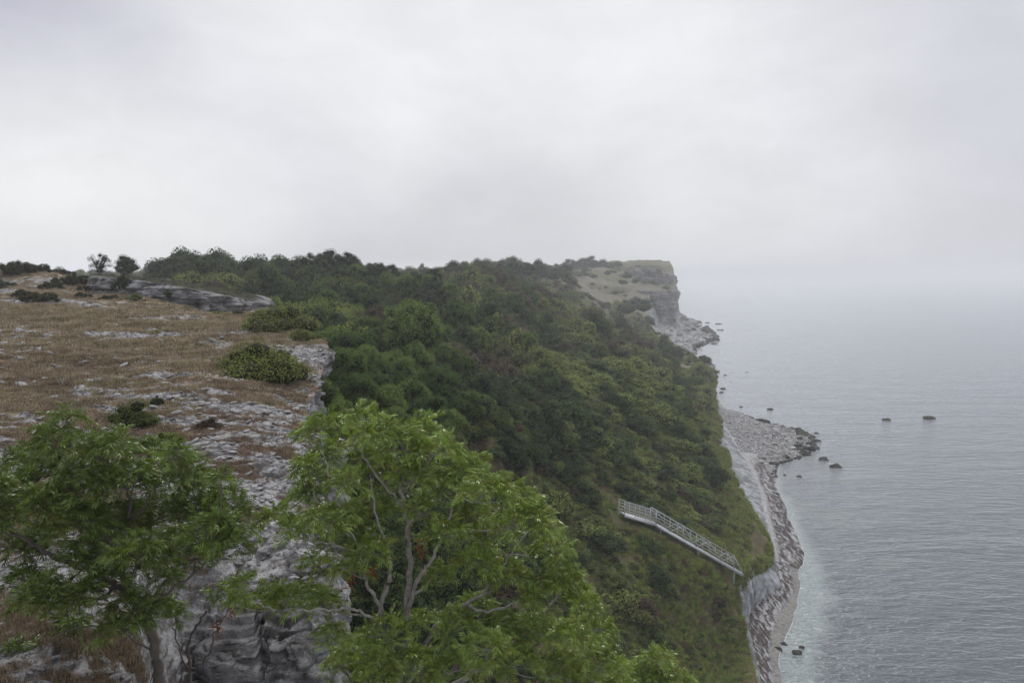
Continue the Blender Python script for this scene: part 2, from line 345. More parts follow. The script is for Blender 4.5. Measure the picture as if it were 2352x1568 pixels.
# beach with washed up weed, wet sand, and on into the shallows
tb = np.concatenate([np.linspace(-0.06, 1, 110), 1 + np.linspace(0, 1, 26)[1:] * 1.0])
yq = np.concatenate([np.arange(20, 60, 0.7), np.arange(60, 120, 0.10), np.arange(120, 250, 0.2), np.exp(np.linspace(math.log(250), math.log(1150), 300))])
YQ, TQ = np.meshgrid(yq, tb, indexing='ij'); YQr, TQr = YQ.ravel(), TQ.ravel()
x0, x1 = xt(YQr), xs(YQr) + shore_wig(YQr); wdt = np.maximum(x1 - x0, 0.8)
bx = np.where(TQr <= 1, x0 + wdt * TQr, x1 + (TQr - 1) * 6.0)
bz = np.where(TQr <= 1, zt(YQr) * (1 - np.clip(TQr, 0, 1)) ** 1.25, -0.30 * (TQr - 1) ** 0.8)
px_n = fbm(P3(YQr, bx, 0, 0.55), 4, 31); kn = fbm(P3(YQr * 0.7 + 0.5 * bx, bx * 2.0, 0, 1.9), 5, 33, 0.7) * 0.75 + fbm(P3(TQr * 7, YQr * 0.12, 0, 1.0), 4, 34) * 0.25
kb = sstep(0.0, 0.12, TQr + 0.06) * sstep(0.86, 0.70, TQr + (px_n - 0.5) * 0.35) * sstep(168, 150, YQr)
kb = np.where(YQr > 97, sstep(0.10, 0.3, TQr) * sstep(1.03, 0.95, TQr + (px_n - 0.5) * 0.2) * sstep(158, 148, YQr), kb)
kb2 = sstep(0.0, 0.12, TQr + 0.06) * sstep(0.72, 0.60, TQr + (px_n - 0.5) * 0.2)
kb = np.where(YQr < 97, kb2, kb)
kelp = kb * sstep(0.455, 0.53, kn)
peb = np.array([0.235, 0.235, 0.24])[None, :] * (0.65 + 0.7 * fbm(P3(YQr, bx, 0, 3.5), 3, 35))[:, None]
sand = np.array([0.155, 0.15, 0.142])[None, :] * (0.85 + 0.3 * px_n)[:, None]
wet = sstep(0.60, 0.70, TQr + (px_n - 0.5) * 0.1) * sstep(104, 97, YQr)
bc = lerp(peb, sand, wet)
kc = lerp(np.array([0.018, 0.013, 0.013])[None, :], np.array([0.055, 0.038, 0.034])[None, :], fbm(P3(YQr, bx, 0, 1.5), 3, 37))
bc = lerp(bc, kc, kelp * (0.92))
bc = lerp(bc, shallow_col(bx, YQr), sstep(1.0, 1.03, TQr)); swl = fbm(P3(YQr, 0, 0, 0.3), 3, 38) * 0.05; bc = lerp(bc, np.array([0.55, 0.56, 0.56])[None, :], 0.55 * sstep(0.975, 0.995, TQr + swl - 0.025) * sstep(1.03, 1.01, TQr + swl - 0.025) * sstep(130, 100, YQr))
bz = bz + np.where(TQr < 0.95, (fbm(P3(YQr, bx, 0, 1.1), 4, 36) - 0.5) * 0.28 + kelp * 0.16 * kn, 0)
M_BEACH = terrain_mat('shingle', 3.0, 14.0, lo=0.6, hi=1.4, bs=0.9, bd=0.06)
beach = link('beach', make_mesh('beach', np.stack([bx, YQr, bz], 1), grid_faces(len(yq), len(tb)), M_BEACH, bc, True)); tag(beach, kind='structure')
def beach_z(X, Y):
    t = np.clip((X - xt(Y)) / np.maximum(xs(Y) - xt(Y), 0.8), 0, 1.3)
    return np.where(t <= 1, zt(Y) * (1 - np.minimum(t, 1)) ** 1.25, -0.3 * (t - 1))

# seabed: pale chalky shelf along the shore, then darker ground with weed
yd = np.concatenate([np.arange(16, 60, 0.8), np.arange(60, 200, 0.35), np.exp(np.linspace(math.log(200), math.log(6000), 90))])
sd_ = np.concatenate([np.linspace(0, 40, 120), 40 + np.linspace(0, 1, 60)[1:] ** 2 * 6000])
YD, SD = np.meshgrid(yd, sd_, indexing='ij'); YDr, SDr = YD.ravel(), SD.ravel(); dx_ = xs(YDr) - 2.0 + SDr
dz_ = -0.18 - np.clip(SDr - 2, 0, 400) * 0.035 - sstep(5, 10, SDr) * 0.4
dz_ = np.maximum(dz_, -6.0) - (fbm(P3(dx_, YDr, 0, 0.25), 3, 51)) * np.clip(SDr * 0.04, 0, 0.6)
dc = shallow_col(dx_, YDr)
M_BED = terrain_mat('seabed', 0.7, 4.0, lo=0.7, hi=1.3)
bed = link('seabed', make_mesh('seabed', np.stack([dx_, YDr, dz_], 1), grid_faces(len(yd), len(sd_)), M_BED, dc, True)); tag(bed, kind='structure')

# water
m, N, L, B = mat_new('sea_water'); N.remove(B)
tcn = N.new('ShaderNodeTexCoord')
def wnoise(sx, sy, rot, scale, det, rough=0.55, dist=0.0):
    mp = N.new('ShaderNodeMapping'); mp.inputs['Scale'].default_value = (sx, sy, 1); mp.inputs['Rotation'].default_value = (0, 0, math.radians(rot))
    n = N.new('ShaderNodeTexNoise'); n.inputs['Scale'].default_value = scale; n.inputs['Detail'].default_value = det; n.inputs['Roughness'].default_value = rough; n.inputs['Distortion'].default_value = dist
    L.new(tcn.outputs['Object'], mp.inputs[0]); L.new(mp.outputs[0], n.inputs['Vector']); return n.outputs['Fac']
a1 = wnoise(0.32, 1.0, 14, 0.75, 3, 0.5, 0.3); a2 = wnoise(0.5, 1.0, 22, 2.2, 3, 0.6, 0.2); a3 = wnoise(0.25, 1.0, 6, 0.11, 3, 0.5, 0.5)
def mth(op, a, b):
    q = N.new('ShaderNodeMath'); q.operation = op
    for k, v in enumerate((a, b)):
        if hasattr(v, 'is_output'): L.new(v, q.inputs[k])
        else: q.inputs[k].default_value = v
    return q.outputs[0]
hgt = mth('ADD', mth('MULTIPLY', a1, 1.0), mth('ADD', mth('MULTIPLY', a2, 0.5), mth('MULTIPLY', a3, 2.0)))
bp = N.new('ShaderNodeBump'); bp.inputs['Strength'].default_value = 1.0; bp.inputs['Distance'].default_value = 0.42; L.new(hgt, bp.inputs['Height'])
gl = N.new('ShaderNodeBsdfGlossy'); gl.inputs['Roughness'].default_value = 0.24; gl.inputs['Color'].default_value = (0.92, 0.95, 1.0, 1); L.new(bp.outputs[0], gl.inputs['Normal'])
tr = N.new('ShaderNodeBsdfTransparent'); tr.inputs['Color'].default_value = (0.72, 0.80, 0.80, 1)
df = N.new('ShaderNodeBsdfDiffuse'); df.inputs['Color'].default_value = (0.105, 0.12, 0.136, 1); L.new(bp.outputs[0], df.inputs['Normal'])
und = N.new('ShaderNodeMixShader'); und.inputs[0].default_value = 0.28; L.new(tr.outputs[0], und.inputs[1]); L.new(df.outputs[0], und.inputs[2])
fr = N.new('ShaderNodeFresnel'); fr.inputs['IOR'].default_value = 1.40; L.new(bp.outputs[0], fr.inputs['Normal'])
ms = N.new('ShaderNodeMixShader'); L.new(fr.outputs[0], ms.inputs[0]); L.new(und.outputs[0], ms.inputs[1]); L.new(gl.outputs[0], ms.inputs[2])
L.new(ms.outputs[0], N['Material Output'].inputs['Surface']); M_WATER = m
yw = np.concatenate([np.arange(10, 400, 6.0), np.exp(np.linspace(math.log(400), math.log(6000), 60))]); sw = np.linspace(0, 1, 60) ** 2 * 6000
YW, SW = np.meshgrid(yw, sw, indexing='ij'); xw = xs(YW.ravel()) - 6 + SW.ravel()
water = link('water', make_mesh('water', np.stack([xw, YW.ravel(), np.zeros(xw.size)], 1), grid_faces(len(yw), len(sw)), M_WATER, None, True)); tag(water, kind='structure')

# ------------------------------------------------------------------ limestone plateau on the left
PEDGE = [at(*p) for p in [(735,1345,12.2),(742,1270,14),(712,1190,15.5),(700,1130,17.2),(705,1080,19),(785,1035,21),(760,1000,22.5),(705,955,25.5),(698,915,28.5),(730,870,32.5),(762,806,39),(745,785,42),(690,752,47),(640,725,60),(600,716,75),(590,704,98)]]
PEDGE = [Vector((-2.8, 5, 34.2)), Vector((-3.0, 10, 34.2))] + PEDGE
xe, ze = poly_fn(PEDGE)
PP = [(0,1568,8.2),(150,1568,8.5),(-300,1300,11),(-300,1000,19),(-300,800,32),(-300,680,62),(330,1560,9.4),(0,1300,11.5),(0,1000,19.5),(0,850,28),(0,700,58),(0,660,75),(0,614,90),(120,625,86),(200,655,78),
 (250,1300,12),(250,1000,20),(250,850,30),(250,720,55),(230,675,72),(450,1300,12.6),(450,1150,16),(450,1000,20.5),(450,850,30),(450,750,47),(400,705,66),(600,1380,12.2),(450,1400,12.0),
 (600,1200,14.6),(600,1000,21),(600,850,31.5),(600,760,44),(600,722,68),(450,715,72),(300,670,75)]
pv = [at(*p) for p in PP] + PEDGE + [Vector((-45, 98, 37.5)), Vector((-60, 98, 39)), Vector((-70, 80, 40.5)), Vector((-60, 60, 39.5)), Vector((-6, 7, 34.6)), Vector((-3, 6, 34.2))]
PLAT = TPS(np.array([v.x for v in pv]), np.array([v.y for v in pv]), np.array([v.z for v in pv]), lam=3e-5)
def rock_mask(X, Y):
    e = xe(Y) - X; k = sstep(12, 45, Y)
    n = fbm(P3(X * 0.55, Y * 1.15, 0, 0.9), 6, 61, 0.76) * (1 - k) + fbm(P3(X * 0.5, Y * 0.9, 0, 0.32), 6, 62, 0.75) * k
    near = sstep(26, 13, Y) * 0.012 + sstep(2.2, 0.2, e) * 0.07 - sstep(30, 55, Y) * 0.03 - sstep(5, 14, e) * 0.012 + sstep(0.3, 0.9, front_drop(X, Y)) * 0.3
    return sstep(0.508, 0.545, n + near)
def front_drop(X, Y):
    """how far the ground has dropped (m) at the ledges that face us"""
    px = 1176 + 1625 * X / Y; side = sstep(300, 430, px)
    kx = np.floor(X * 1.2 + fbm(P3(X, Y, 0, 0.9), 2, 64) * 1.5).astype(np.int64); yf = 12.55 + (fbm(P3(X, 0, 0, 0.5), 3, 63) - 0.5) * 1.2 + (h3(kx, kx * 0, kx * 0, 60) - 0.5) * 0.45; d = yf - Y
    return (np.clip(d / 1.7, 0, 1) * 1.15 + np.clip((d - 1.9) / 0.45, 0, 1) * 2.6) * side
def plat_z(X, Y, detail=True, crack=False):
    X = np.ravel(np.asarray(X, float)); Y = np.ravel(np.asarray(Y, float))
    z = PLAT(np.minimum(X, xe(Y)), Y)
    z = z + (fbm(P3(X, Y, 0, 0.3), 3, 65) - 0.5) * 0.7 * sstep(8, 30, Y) - front_drop(X, Y)
    if detail:
        r = rock_mask(X, Y)
        w_ = z + (fbm(P3(X * 0.5, Y, 0, 0.8), 3, 67) - 0.5) * 0.7 + (fbm(P3(X * 0.6, Y, 0, 3.2), 4, 66, 0.6) - 0.5) * 0.16
        cx_ = np.floor(X * 0.9 + fbm(P3(X, Y, 0, 0.6), 3, 57) * 3).astype(np.int64); cy_ = np.floor(Y * 0.55 + fbm(P3(X, Y, 0, 0.5), 3, 58) * 3).astype(np.int64)
        w_ = w_ + (h3(cx_, cy_, cx_ * 0, 59) - 0.5) * 0.26
        w_ = w_ + (vn(P3(z * 0 + 3, 0, z, 2.7), 56) - 0.5) * 0.22
        hs = 0.15; q = w_ / hs; steep = sstep(1.15, 1.5, front_drop(X, Y)); fq = q - np.floor(q); tz = (np.floor(q) + sstep(0.70, 1.0, fq)) * hs
        z = z + (tz - w_) * (0.25 + 0.85 * r) * (1 - 0.85 * steep) * sstep(0.30, 0.5, fbm(P3(X * 0.6, Y, 0, 1.1), 3, 54)) + r * 0.05 + (fbm(P3(X, Y, 0, 3.5), 3, 69) - 0.5) * 0.06
    return (z, np.where(detail, r * sstep(0.62, 0.78, fq) * sstep(1.0, 0.86, fq) * sstep(0.40, 0.56, fbm(P3(X, Y, 0, 1.7), 4, 68, 0.65)) * 0.8, 0)) if crack else z
yp = np.concatenate([np.arange(5.0, 10.6, 0.10), np.arange(10.6, 10.9, 0.05), np.arange(10.9, 12.2, 0.009), np.arange(12.2, 14.2, 0.02), np.exp(np.linspace(math.log(14.2), math.log(98), 760))])
# columns: fraction from the cliff edge to the far left, then the face
dfe = np.linspace(0, 1, 520) ** 1.35
nf = 130; fz = np.linspace(0, 1, nf)[1:]
yp_ = yp[:, None]; X_L = -0.86 * yp_ - 3
surfX = xe(yp_) + (vn(P3(yp, 0, 0, 1.1), 71)[:, None] - 0.5) * 0.9 * sstep(60, 20, yp_) + (vn(P3(yp, 0, 0, 4.0), 72)[:, None] - 0.5) * 0.25 + 0 * dfe[None, :]
E0 = surfX[:, :1]; surfX = E0 * (1 - dfe[None, :]) + X_L * dfe[None, :]
surfY = np.broadcast_to(yp_, surfX.shape)
sz, crk_ = plat_z(surfX, surfY, crack=True)
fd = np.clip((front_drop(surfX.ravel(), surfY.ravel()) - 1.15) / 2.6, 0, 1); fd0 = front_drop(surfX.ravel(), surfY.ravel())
# layered sideways shifts on the front face
sY = surfY.ravel() + np.sin(np.pi * fd) ** 0.5 * ((vn(P3(surfX.ravel() * 0.5, 0, np.floor(sz / 0.16) * 3.1, 1.0), 75) - 0.5) * 0.6 + (fbm(P3(surfX.ravel(), 0, sz, 1.3), 3, 76) - 0.5) * 0.8 + (fbm(P3(surfX.ravel() * 0.8, 0, sz, 4.5), 4, 77, 0.6) - 0.5) * 0.45)
surf = np.stack([surfX.ravel(), sY, sz], 1).reshape(len(yp), len(dfe), 3)[:, ::-1]
ez = sz.reshape(len(yp), len(dfe))[:, 0]
H_F = np.interp(yp, [5, 30, 60, 75, 98], [11, 9.5, 6, 3, 2])
fY = np.broadcast_to(yp_, (len(yp), nf - 1)); fZ = ez[:, None] - H_F[:, None] * fz[None, :]
lay = vn(P3(fY.ravel() * 0.35, 0, np.floor(fZ.ravel() / 0.26) * 2.7, 1.0), 81).reshape(fZ.shape)
lay2 = vn(P3(fY.ravel() * 0.9, 0, np.floor(fZ.ravel() / 0.8 + 0.3) * 2.1, 1.0), 82).reshape(fZ.shape)
big = fbm(P3(fY.ravel(), 0, fZ.ravel(), 0.33), 3, 83).reshape(fZ.shape)
fin = fbm(P3(fY.ravel(), 0, fZ.ravel(), 2.2), 3, 84).reshape(fZ.shape)
und_ = sstep(0, 0.35, fz)[None, :] * np.interp(yp, [5, 28, 36, 42, 50, 98], [0.7, 0.6, 1.8, 1.9, 0.3, 0.2])[:, None]
fX = E0 + (lay - 0.5) * 0.38 + (lay2 - 0.5) * 0.55 + (big - 0.5) * 1.1 * sstep(0, 0.2, fz)[None, :] + (fin - 0.5) * 0.25 - und_
face = np.stack([fX, fY, fZ], 2)
allv = np.concatenate([surf, face], 1); nc = allv.shape[1]; av = allv.reshape(-1, 3)
rm = rock_mask(av[:, 0], av[:, 1]).reshape(len(yp), nc); rm[:, len(dfe):] = 1.0
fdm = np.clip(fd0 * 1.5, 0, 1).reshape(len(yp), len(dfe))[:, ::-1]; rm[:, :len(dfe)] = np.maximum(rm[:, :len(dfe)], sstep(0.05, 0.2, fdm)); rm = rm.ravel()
X_, Y_, Z_ = av[:, 0], av[:, 1], av[:, 2]
n_a = fbm(P3(X_, Y_, Z_, 0.35), 4, 91); n_b = fbm(P3(X_, Y_, Z_, 2.1), 4, 92, 0.65); n_c = fbm(P3(X_, Y_, Z_ * 4, 7.0), 3, 93, 0.6)
straw = np.array([0.215, 0.165, 0.115]); rust = np.array([0.075, 0.047, 0.036]); rockc = np.array([0.235, 0.232, 0.235]); rockd = np.array([0.085, 0.08, 0.08]); moss = np.array([0.10, 0.115, 0.04])
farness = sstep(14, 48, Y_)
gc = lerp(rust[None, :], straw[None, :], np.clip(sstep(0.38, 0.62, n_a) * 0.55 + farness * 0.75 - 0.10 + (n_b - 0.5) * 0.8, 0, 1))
rc = lerp(rockd[None, :], rockc[None, :], sstep(0.36, 0.56, n_b * 0.6 + n_c * 0.4)); rc = lerp(rc, np.array([0.17, 0.12, 0.055])[None, :], sstep(0.62, 0.70, n_a) * 0.6)
crkm = np.zeros((len(yp), nc)); crkm[:, :len(dfe)] = crk_.reshape(len(yp), len(dfe))[:, ::-1]; fph = (Z_ / 0.26) % 1.0; fcr = np.zeros((len(yp), nc)); fcr[:, len(dfe):] = (sstep(0.80, 0.9, fph) * sstep(1.0, 0.95, fph)).reshape(len(yp), nc)[:, len(dfe):]
rc = lerp(rc, np.array([0.045, 0.042, 0.04])[None, :], np.clip(crkm.ravel() * 1.0 + fcr.ravel() * 0.7, 0, 0.9))
rc = rc * (1 - 0.38 * np.clip(np.concatenate([fdm, np.ones((len(yp), nf - 1)) * 0.4], 1).ravel(), 0, 1) * sstep(0.35, 0.6, fbm(P3(X_, Y_, Z_, 1.2), 4, 97)))[:, None]  # drop and side face darkened in noisy patches: tree shade put into rock colour
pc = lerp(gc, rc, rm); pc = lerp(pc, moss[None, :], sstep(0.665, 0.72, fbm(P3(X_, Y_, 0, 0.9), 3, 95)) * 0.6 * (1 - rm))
M_PLAT = terrain_mat('limestone_ground', 4.0, 22.0, lo=0.55, hi=1.4, bs=0.9, bd=0.05)
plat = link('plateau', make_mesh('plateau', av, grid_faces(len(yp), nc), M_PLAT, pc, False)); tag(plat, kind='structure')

# ------------------------------------------------------------------ rock bodies built as closed ring lofts
def rock_body(name, plan, z0, ztop, mat, res=0.6, layer=0.5, lay_amp=0.5, big_amp=1.2, big_sc=0.15, seed=1, lean=0.0, nz=60, ncap=26, cap_noise=0.5, blk=0.0, blk_w=3.0, blk_h=3.0):
    pts = [Vector((p[0], p[1])) for p in plan]; n = len(pts); out = []
    for i in range(n):
        a, b = pts[i], pts[(i + 1) % n]; k = max(1, int((b - a).length / res))
        for j in range(k): out.append(a.lerp(b, j / k))
    P = np.array([[v.x, v.y] for v in out])
    for _ in range(3): P = (np.roll(P, 1, 0) + P * 2 + np.roll(P, -1, 0)) / 4
    c = P.mean(0); t = np.roll(P, -1, 0) - np.roll(P, 1, 0); t /= np.linalg.norm(t, axis=1)[:, None]
    nrm = np.stack([t[:, 1], -t[:, 0]], 1)
    if ((P - c) * nrm).sum() < 0: nrm = -nrm
    m_ = len(P); zt_ = np.array([ztop(x, y) for x, y in P]); rings = []; s = np.arange(m_) * res
    for k in range(nz):
        f = k / (nz - 1); z = z0 + (zt_ - z0) * f
        q = vn(P3(P[:, 0] * 0.12, P[:, 1] * 0.12, np.floor(z / layer) * 2.3), seed)
        q2 = vn(P3(P[:, 0] * 0.35, P[:, 1] * 0.35, np.floor(z / (layer * 3.3)) * 1.7), seed + 1)
        bg_ = fbm(P3(P[:, 0], P[:, 1], z, big_sc), 4, seed + 2)
        vc = np.abs(fbm(P3(P[:, 0], P[:, 1], z * 0.2, big_sc * 3), 3, seed + 3) - 0.5) * 2
        off = (q - 0.5) * lay_amp + (q2 - 0.5) * lay_amp * 1.3 + (bg_ - 0.5) * big_amp * 2 - sstep(0.10, 0.0, vc) * lay_amp * 1.4 + lean * f - 0.35 * lay_amp * max(0, (f - 0.93) / 0.07)
        if blk:
            kz = np.floor(z / blk_h + vn(P3(s * 0.05 / res, 0, 0, 1.0), seed + 8) * 0.8); ks = np.floor((s + h3(kz.astype(np.int64), kz.astype(np.int64) * 0, kz.astype(np.int64) * 0, seed) * blk_w * 2 + z * 0.15) / blk_w)
            off = off + (h3(ks.astype(np.int64), kz.astype(np.int64), kz.astype(np.int64) * 0, seed + 9) - 0.5) * blk * (1 if k < nz - 2 else 0.3)
        xy = P + nrm * off[:, None]; rings.append(np.stack([xy[:, 0], xy[:, 1], z], 1))
    top = rings[-1]; ct = top.mean(0); ct[2] = ztop(ct[0], ct[1])
    for k in range(1, ncap + 1):
        f = k / ncap * 0.985; r_ = top * (1 - f) + ct * f; zz = np.array([ztop(x, y) for x, y in r_[:, :2]])
        r_[:, 2] = zz * min(1, f * 8) + r_[:, 2] * (1 - min(1, f * 8)) + (fbm(P3(r_[:, 0], r_[:, 1], 0, big_sc * 2), 3, seed + 5) - 0.4) * cap_noise * min(1, f * 6)
        rings.append(r_)
    V = np.concatenate(rings); R = len(rings); i = np.arange(R - 1)[:, None] * m_; j = np.arange(m_)[None, :]; jn = (j + 1) % m_
    F = np.stack([(i + j).ravel(), (i + jn).ravel(), (i + m_ + jn).ravel(), (i + m_ + j).ravel()], 1)
    capn = R * 0
    return V, F, (nz, m_)
M_ROCK_FAR = rock_mat('headland_limestone', 0.15, base=(0.165, 0.162, 0.165), dark=(0.02, 0.02, 0.02), bd=1.2, attr=True)
M_ROCK_MID = rock_mat('ledge_limestone', 1.1, bd=0.2, attr=True, base=(0.19, 0.19, 0.195), lic=0.04, dark=(0.025, 0.025, 0.025))
def body_obj(name, plan, z0, ztop, mat, grass=(0.12, 0.115, 0.098), **kw):
    V, F, (nz, m_) = rock_body(name, plan, z0, ztop, mat, **kw); res_ = kw.get('res', 1)
    c = np.ones((len(V), 3)); k = np.arange(len(V)) // m_; n_ = fbm(P3(V[:, 0], V[:, 1], 0, 0.25), 3, 7)
    g = sstep(nz - 1.5, nz + 2, k + (n_ - 0.5) * 9); gg = lerp(np.array([grass])[0][None, :] * (2.6 if res_ > 0.1 else 4.6), np.array([0.07, 0.085, 0.05] if res_ > 0.1 else [0.16, 0.155, 0.15])[None, :] * 3, sstep(0.48, 0.62, fbm(P3(V[:, 0], V[:, 1], 0, 0.09), 4, 8))); c = lerp(c, gg * 0.9, g)
    o = link(name, make_mesh(name, V, F, mat, c, False)); tag(o, kind='structure'); return o
def XY(px, D): v = at(px, 700, D); return (v.x, v.y)
# the great headland: lower buttress facing us and higher tier set back
body_obj('headland', [XY(1470,468), XY(1494,470), XY(1515,468), XY(1548,484), XY(1553,520), XY(1551,570), XY(1540,640), (60,640), (60,520)], -1.0,
         lambda x, y: 28.0 + 0.05 * max(0, y - 520) - 0.9 * max(0, x - 103) ** 0.5 * 0.5, M_ROCK_FAR, res=0.9, layer=2.6, lay_amp=2.6, big_amp=2.6, big_sc=0.07, seed=101, nz=130, blk=2.6, blk_w=6.0, blk_h=4.2)
body_obj('headland', [XY(1452,535), XY(1494,530), XY(1522,524), XY(1536,534), XY(1541,570), XY(1546,600), XY(1546,700), (110,900), (60,880), (70,620)], 20.0,
         lambda x, y: 41.8 + 0.05 * min(90, max(0, y - 530)) - 0.16 * max(0.0, x - (x / y > 0 and 0.195 * y)) ** 1.5, M_ROCK_FAR, res=1.0, layer=2.4, lay_amp=2.2, big_amp=3.0, big_sc=0.06, seed=131, nz=100, blk=2.8, blk_w=7.0, blk_h=4.0)
# low grey ledge behind the plateau
def wall_top(x, y):
    px = 1176 + FPX * x / y; return np.interp(px, [200, 260, 420, 600, 640], [39.6, 39.4, 38.6, 36.9, 36.3])
body_obj('rock_ledge', [XY(225,73), XY(262,72), XY(330,69.5), XY(400,69), XY(470,70), XY(540,73), XY(600,78), XY(625,88), XY(560,100), XY(300,104), XY(200,92)], 33.0,
         wall_top, M_ROCK_MID, grass=(0.06, 0.06, 0.03), res=0.2, layer=0.30, lay_amp=0.6, big_amp=1.2, big_sc=0.4, seed=161, nz=110, cap_noise=0.9, blk=0.5, blk_w=1.3, blk_h=0.55)
# small coastal outcrop beyond the scrub
body_obj('rock_outcrop', [XY(1600,228), XY(1626,222), XY(1643,224), XY(1647,233), XY(1645,245), XY(1610,262), XY(1585,250)], -0.6,
         lambda x, y: 8.8 + 0.03 * (y - 232), M_ROCK_FAR, res=0.5, layer=0.9, lay_amp=1.1, big_amp=1.3, big_sc=0.12, seed=191, nz=60, blk=1.4, blk_w=2.2, blk_h=1.7)
body_obj('rock_outcrop', [XY(1604,202), XY(1622,196), XY(1632,200), XY(1638,209), XY(1634,218), XY(1600,214)], -0.6,
         lambda x, y: 6.0, M_ROCK_FAR, res=0.5, layer=0.9, lay_amp=1.0, big_amp=1.0, big_sc=0.15, seed=201, nz=50)

# layered limestone face right below the near edge of the plateau
M_ROCK_NEAR = rock_mat('near_limestone', 2.4, base=(0.165, 0.163, 0.168), dark=(0.022, 0.021, 0.02), lichen=(0.13, 0.11, 0.06), bd=0.05, attr=True, lic=0.06)
def near_top(x, y):
    n_ = float(fbm(P3([x], [y], 0, 1.1), 3, 72)[0]); m2 = float(fbm(P3([x], [y], 0, 3.0), 3, 73)[0]); st = math.floor((13.0 - y + (n_ - 0.5) * 1.1) / 0.30)
    return 34.42 - 0.115 * max(0, st) + 0.05 * (m2 - 0.5) - 0.5 * max(0, -5.0 - x)
body_obj('rock_ledge', [(-6.3, 12.6), (-5.9, 11.9), (-5.2, 11.75), (-4.6, 11.35), (-3.9, 11.45), (-3.35, 11.3), (-3.0, 11.7), (-2.95, 12.5), (-3.2, 13.5), (-4.6, 13.6), (-6.0, 13.5)], 29.0, near_top, M_ROCK_NEAR,
         grass=(0.21, 0.205, 0.205), res=0.045, layer=0.17, lay_amp=0.26, big_amp=0.35, big_sc=0.7, seed=221, nz=190, ncap=44, cap_noise=0.08, blk=0.30, blk_w=0.8, blk_h=0.5)

# ================================================================== PLANTS
def rot_from(nrm, spin):
    """(n,3) normals + spin -> (n,3,3) matrices whose z axis is the normal"""
    n = nrm / np.maximum(np.linalg.norm(nrm, axis=1), 1e-6)[:, None]
    a = np.where(np.abs(n[:, 2:3]) < 0.9, np.array([[0, 0, 1.0]]), np.array([[1.0, 0, 0]]))
    t = np.cross(a, n); t /= np.linalg.norm(t, axis=1)[:, None]; b = np.cross(n, t)
    c, s = np.cos(spin)[:, None], np.sin(spin)[:, None]
    return np.stack([t * c + b * s, b * c - t * s, n], 2)
def leaf_cloud(lobes, n, ln, wd, rng, flat=0.55, jit=0.75, inner=0.72, tint=None):
    """diamond leaves over the surfaces of many lobes (x,y,z,r); returns verts, quads, tints"""
    lob = np.array(lobes); wgt = lob[:, 3] ** 2; idx = rng.choice(len(lob), n, p=wgt / wgt.sum())
    d = rng.normal(size=(n, 3)); d[:, 2] = np.abs(d[:, 2]) * 1.0 - 0.35; d /= np.linalg.norm(d, axis=1)[:, None]
    rr = lob[idx, 3] * (inner + (1.06 - inner) * rng.random(n) ** 0.5)
    p = lob[idx, :3] + d * rr[:, None] * np.array([1, 1, flat + 0.35])
    nr = d * 0.7 + rng.normal(size=(n, 3)) * jit * 0.6 + np.array([0, 0, 0.35])
    R = rot_from(nr, rng.random(n) * 6.28); s = (0.7 + 0.6 * rng.random(n))
    T = np.array([[-0.5 * ln, 0, 0], [0, -0.5 * wd, 0.12 * ln], [0.5 * ln, 0, 0], [0, 0.5 * wd, 0.12 * ln]])
    V = np.einsum('nij,kj->nki', R, T) * s[:, None, None] + p[:, None, :]
    F = np.arange(n * 4).reshape(n, 4)
    lobt = 0.65 + 0.7 * rng.random(len(lob)); c = (0.55 + 0.95 * rng.random(n) ** 1.3) * lobt[idx]
    yel = rng.random(n); C = np.stack([c * (1 + 0.25 * yel), c, c * (1 - 0.2 * yel)], 1)
    return V.reshape(-1, 3), F, np.repeat(C, 4, 0)
def ico(sub):
    import bmesh
    bm = bmesh.new(); bmesh.ops.create_icosphere(bm, subdivisions=sub, radius=1.0)
    v = np.array([x.co[:] for x in bm.verts]); f = np.array([[q.index for q in fa.verts] for fa in bm.faces]); bm.free(); return v, f
ICO1, ICO2, ICO3 = ico(1), ico(2), ico(3)
def cores(lobes, k=0.72, flat=0.85, col=(0.12, 0.10, 0.08)):  # brown twig mass filling each lobe, its tint darkened as painted inner shade
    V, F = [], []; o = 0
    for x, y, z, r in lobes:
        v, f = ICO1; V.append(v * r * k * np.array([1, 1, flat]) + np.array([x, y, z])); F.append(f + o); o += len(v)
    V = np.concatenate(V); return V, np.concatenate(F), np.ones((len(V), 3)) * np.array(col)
def shrub_mesh(name, seed, mat, nleaf=1500, nl=16, ln=0.11, wd=0.05, h=0.62, spread=0.62, jit=0.75, lr=(0.13, 0.23)):
    rng = np.random.default_rng(seed); lobes = [(0, 0, 0.05, 0.42)]
    for i in range(nl):
        a = rng.random() * 6.28; q = spread * rng.random() ** 0.5; z = h * (1 - (q / spread) ** 2 * 0.7) * (0.25 + 0.95 * rng.random()) - 0.05
        lobes.append((q * math.cos(a), q * math.sin(a), z, lr[0] + lr[1] * rng.random()))
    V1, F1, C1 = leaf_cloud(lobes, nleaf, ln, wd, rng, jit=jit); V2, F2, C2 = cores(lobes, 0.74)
    return make_mesh(name, np.concatenate([V1, V2]), [F1, F2 + len(V1)], mat, np.concatenate([C1, C2]))
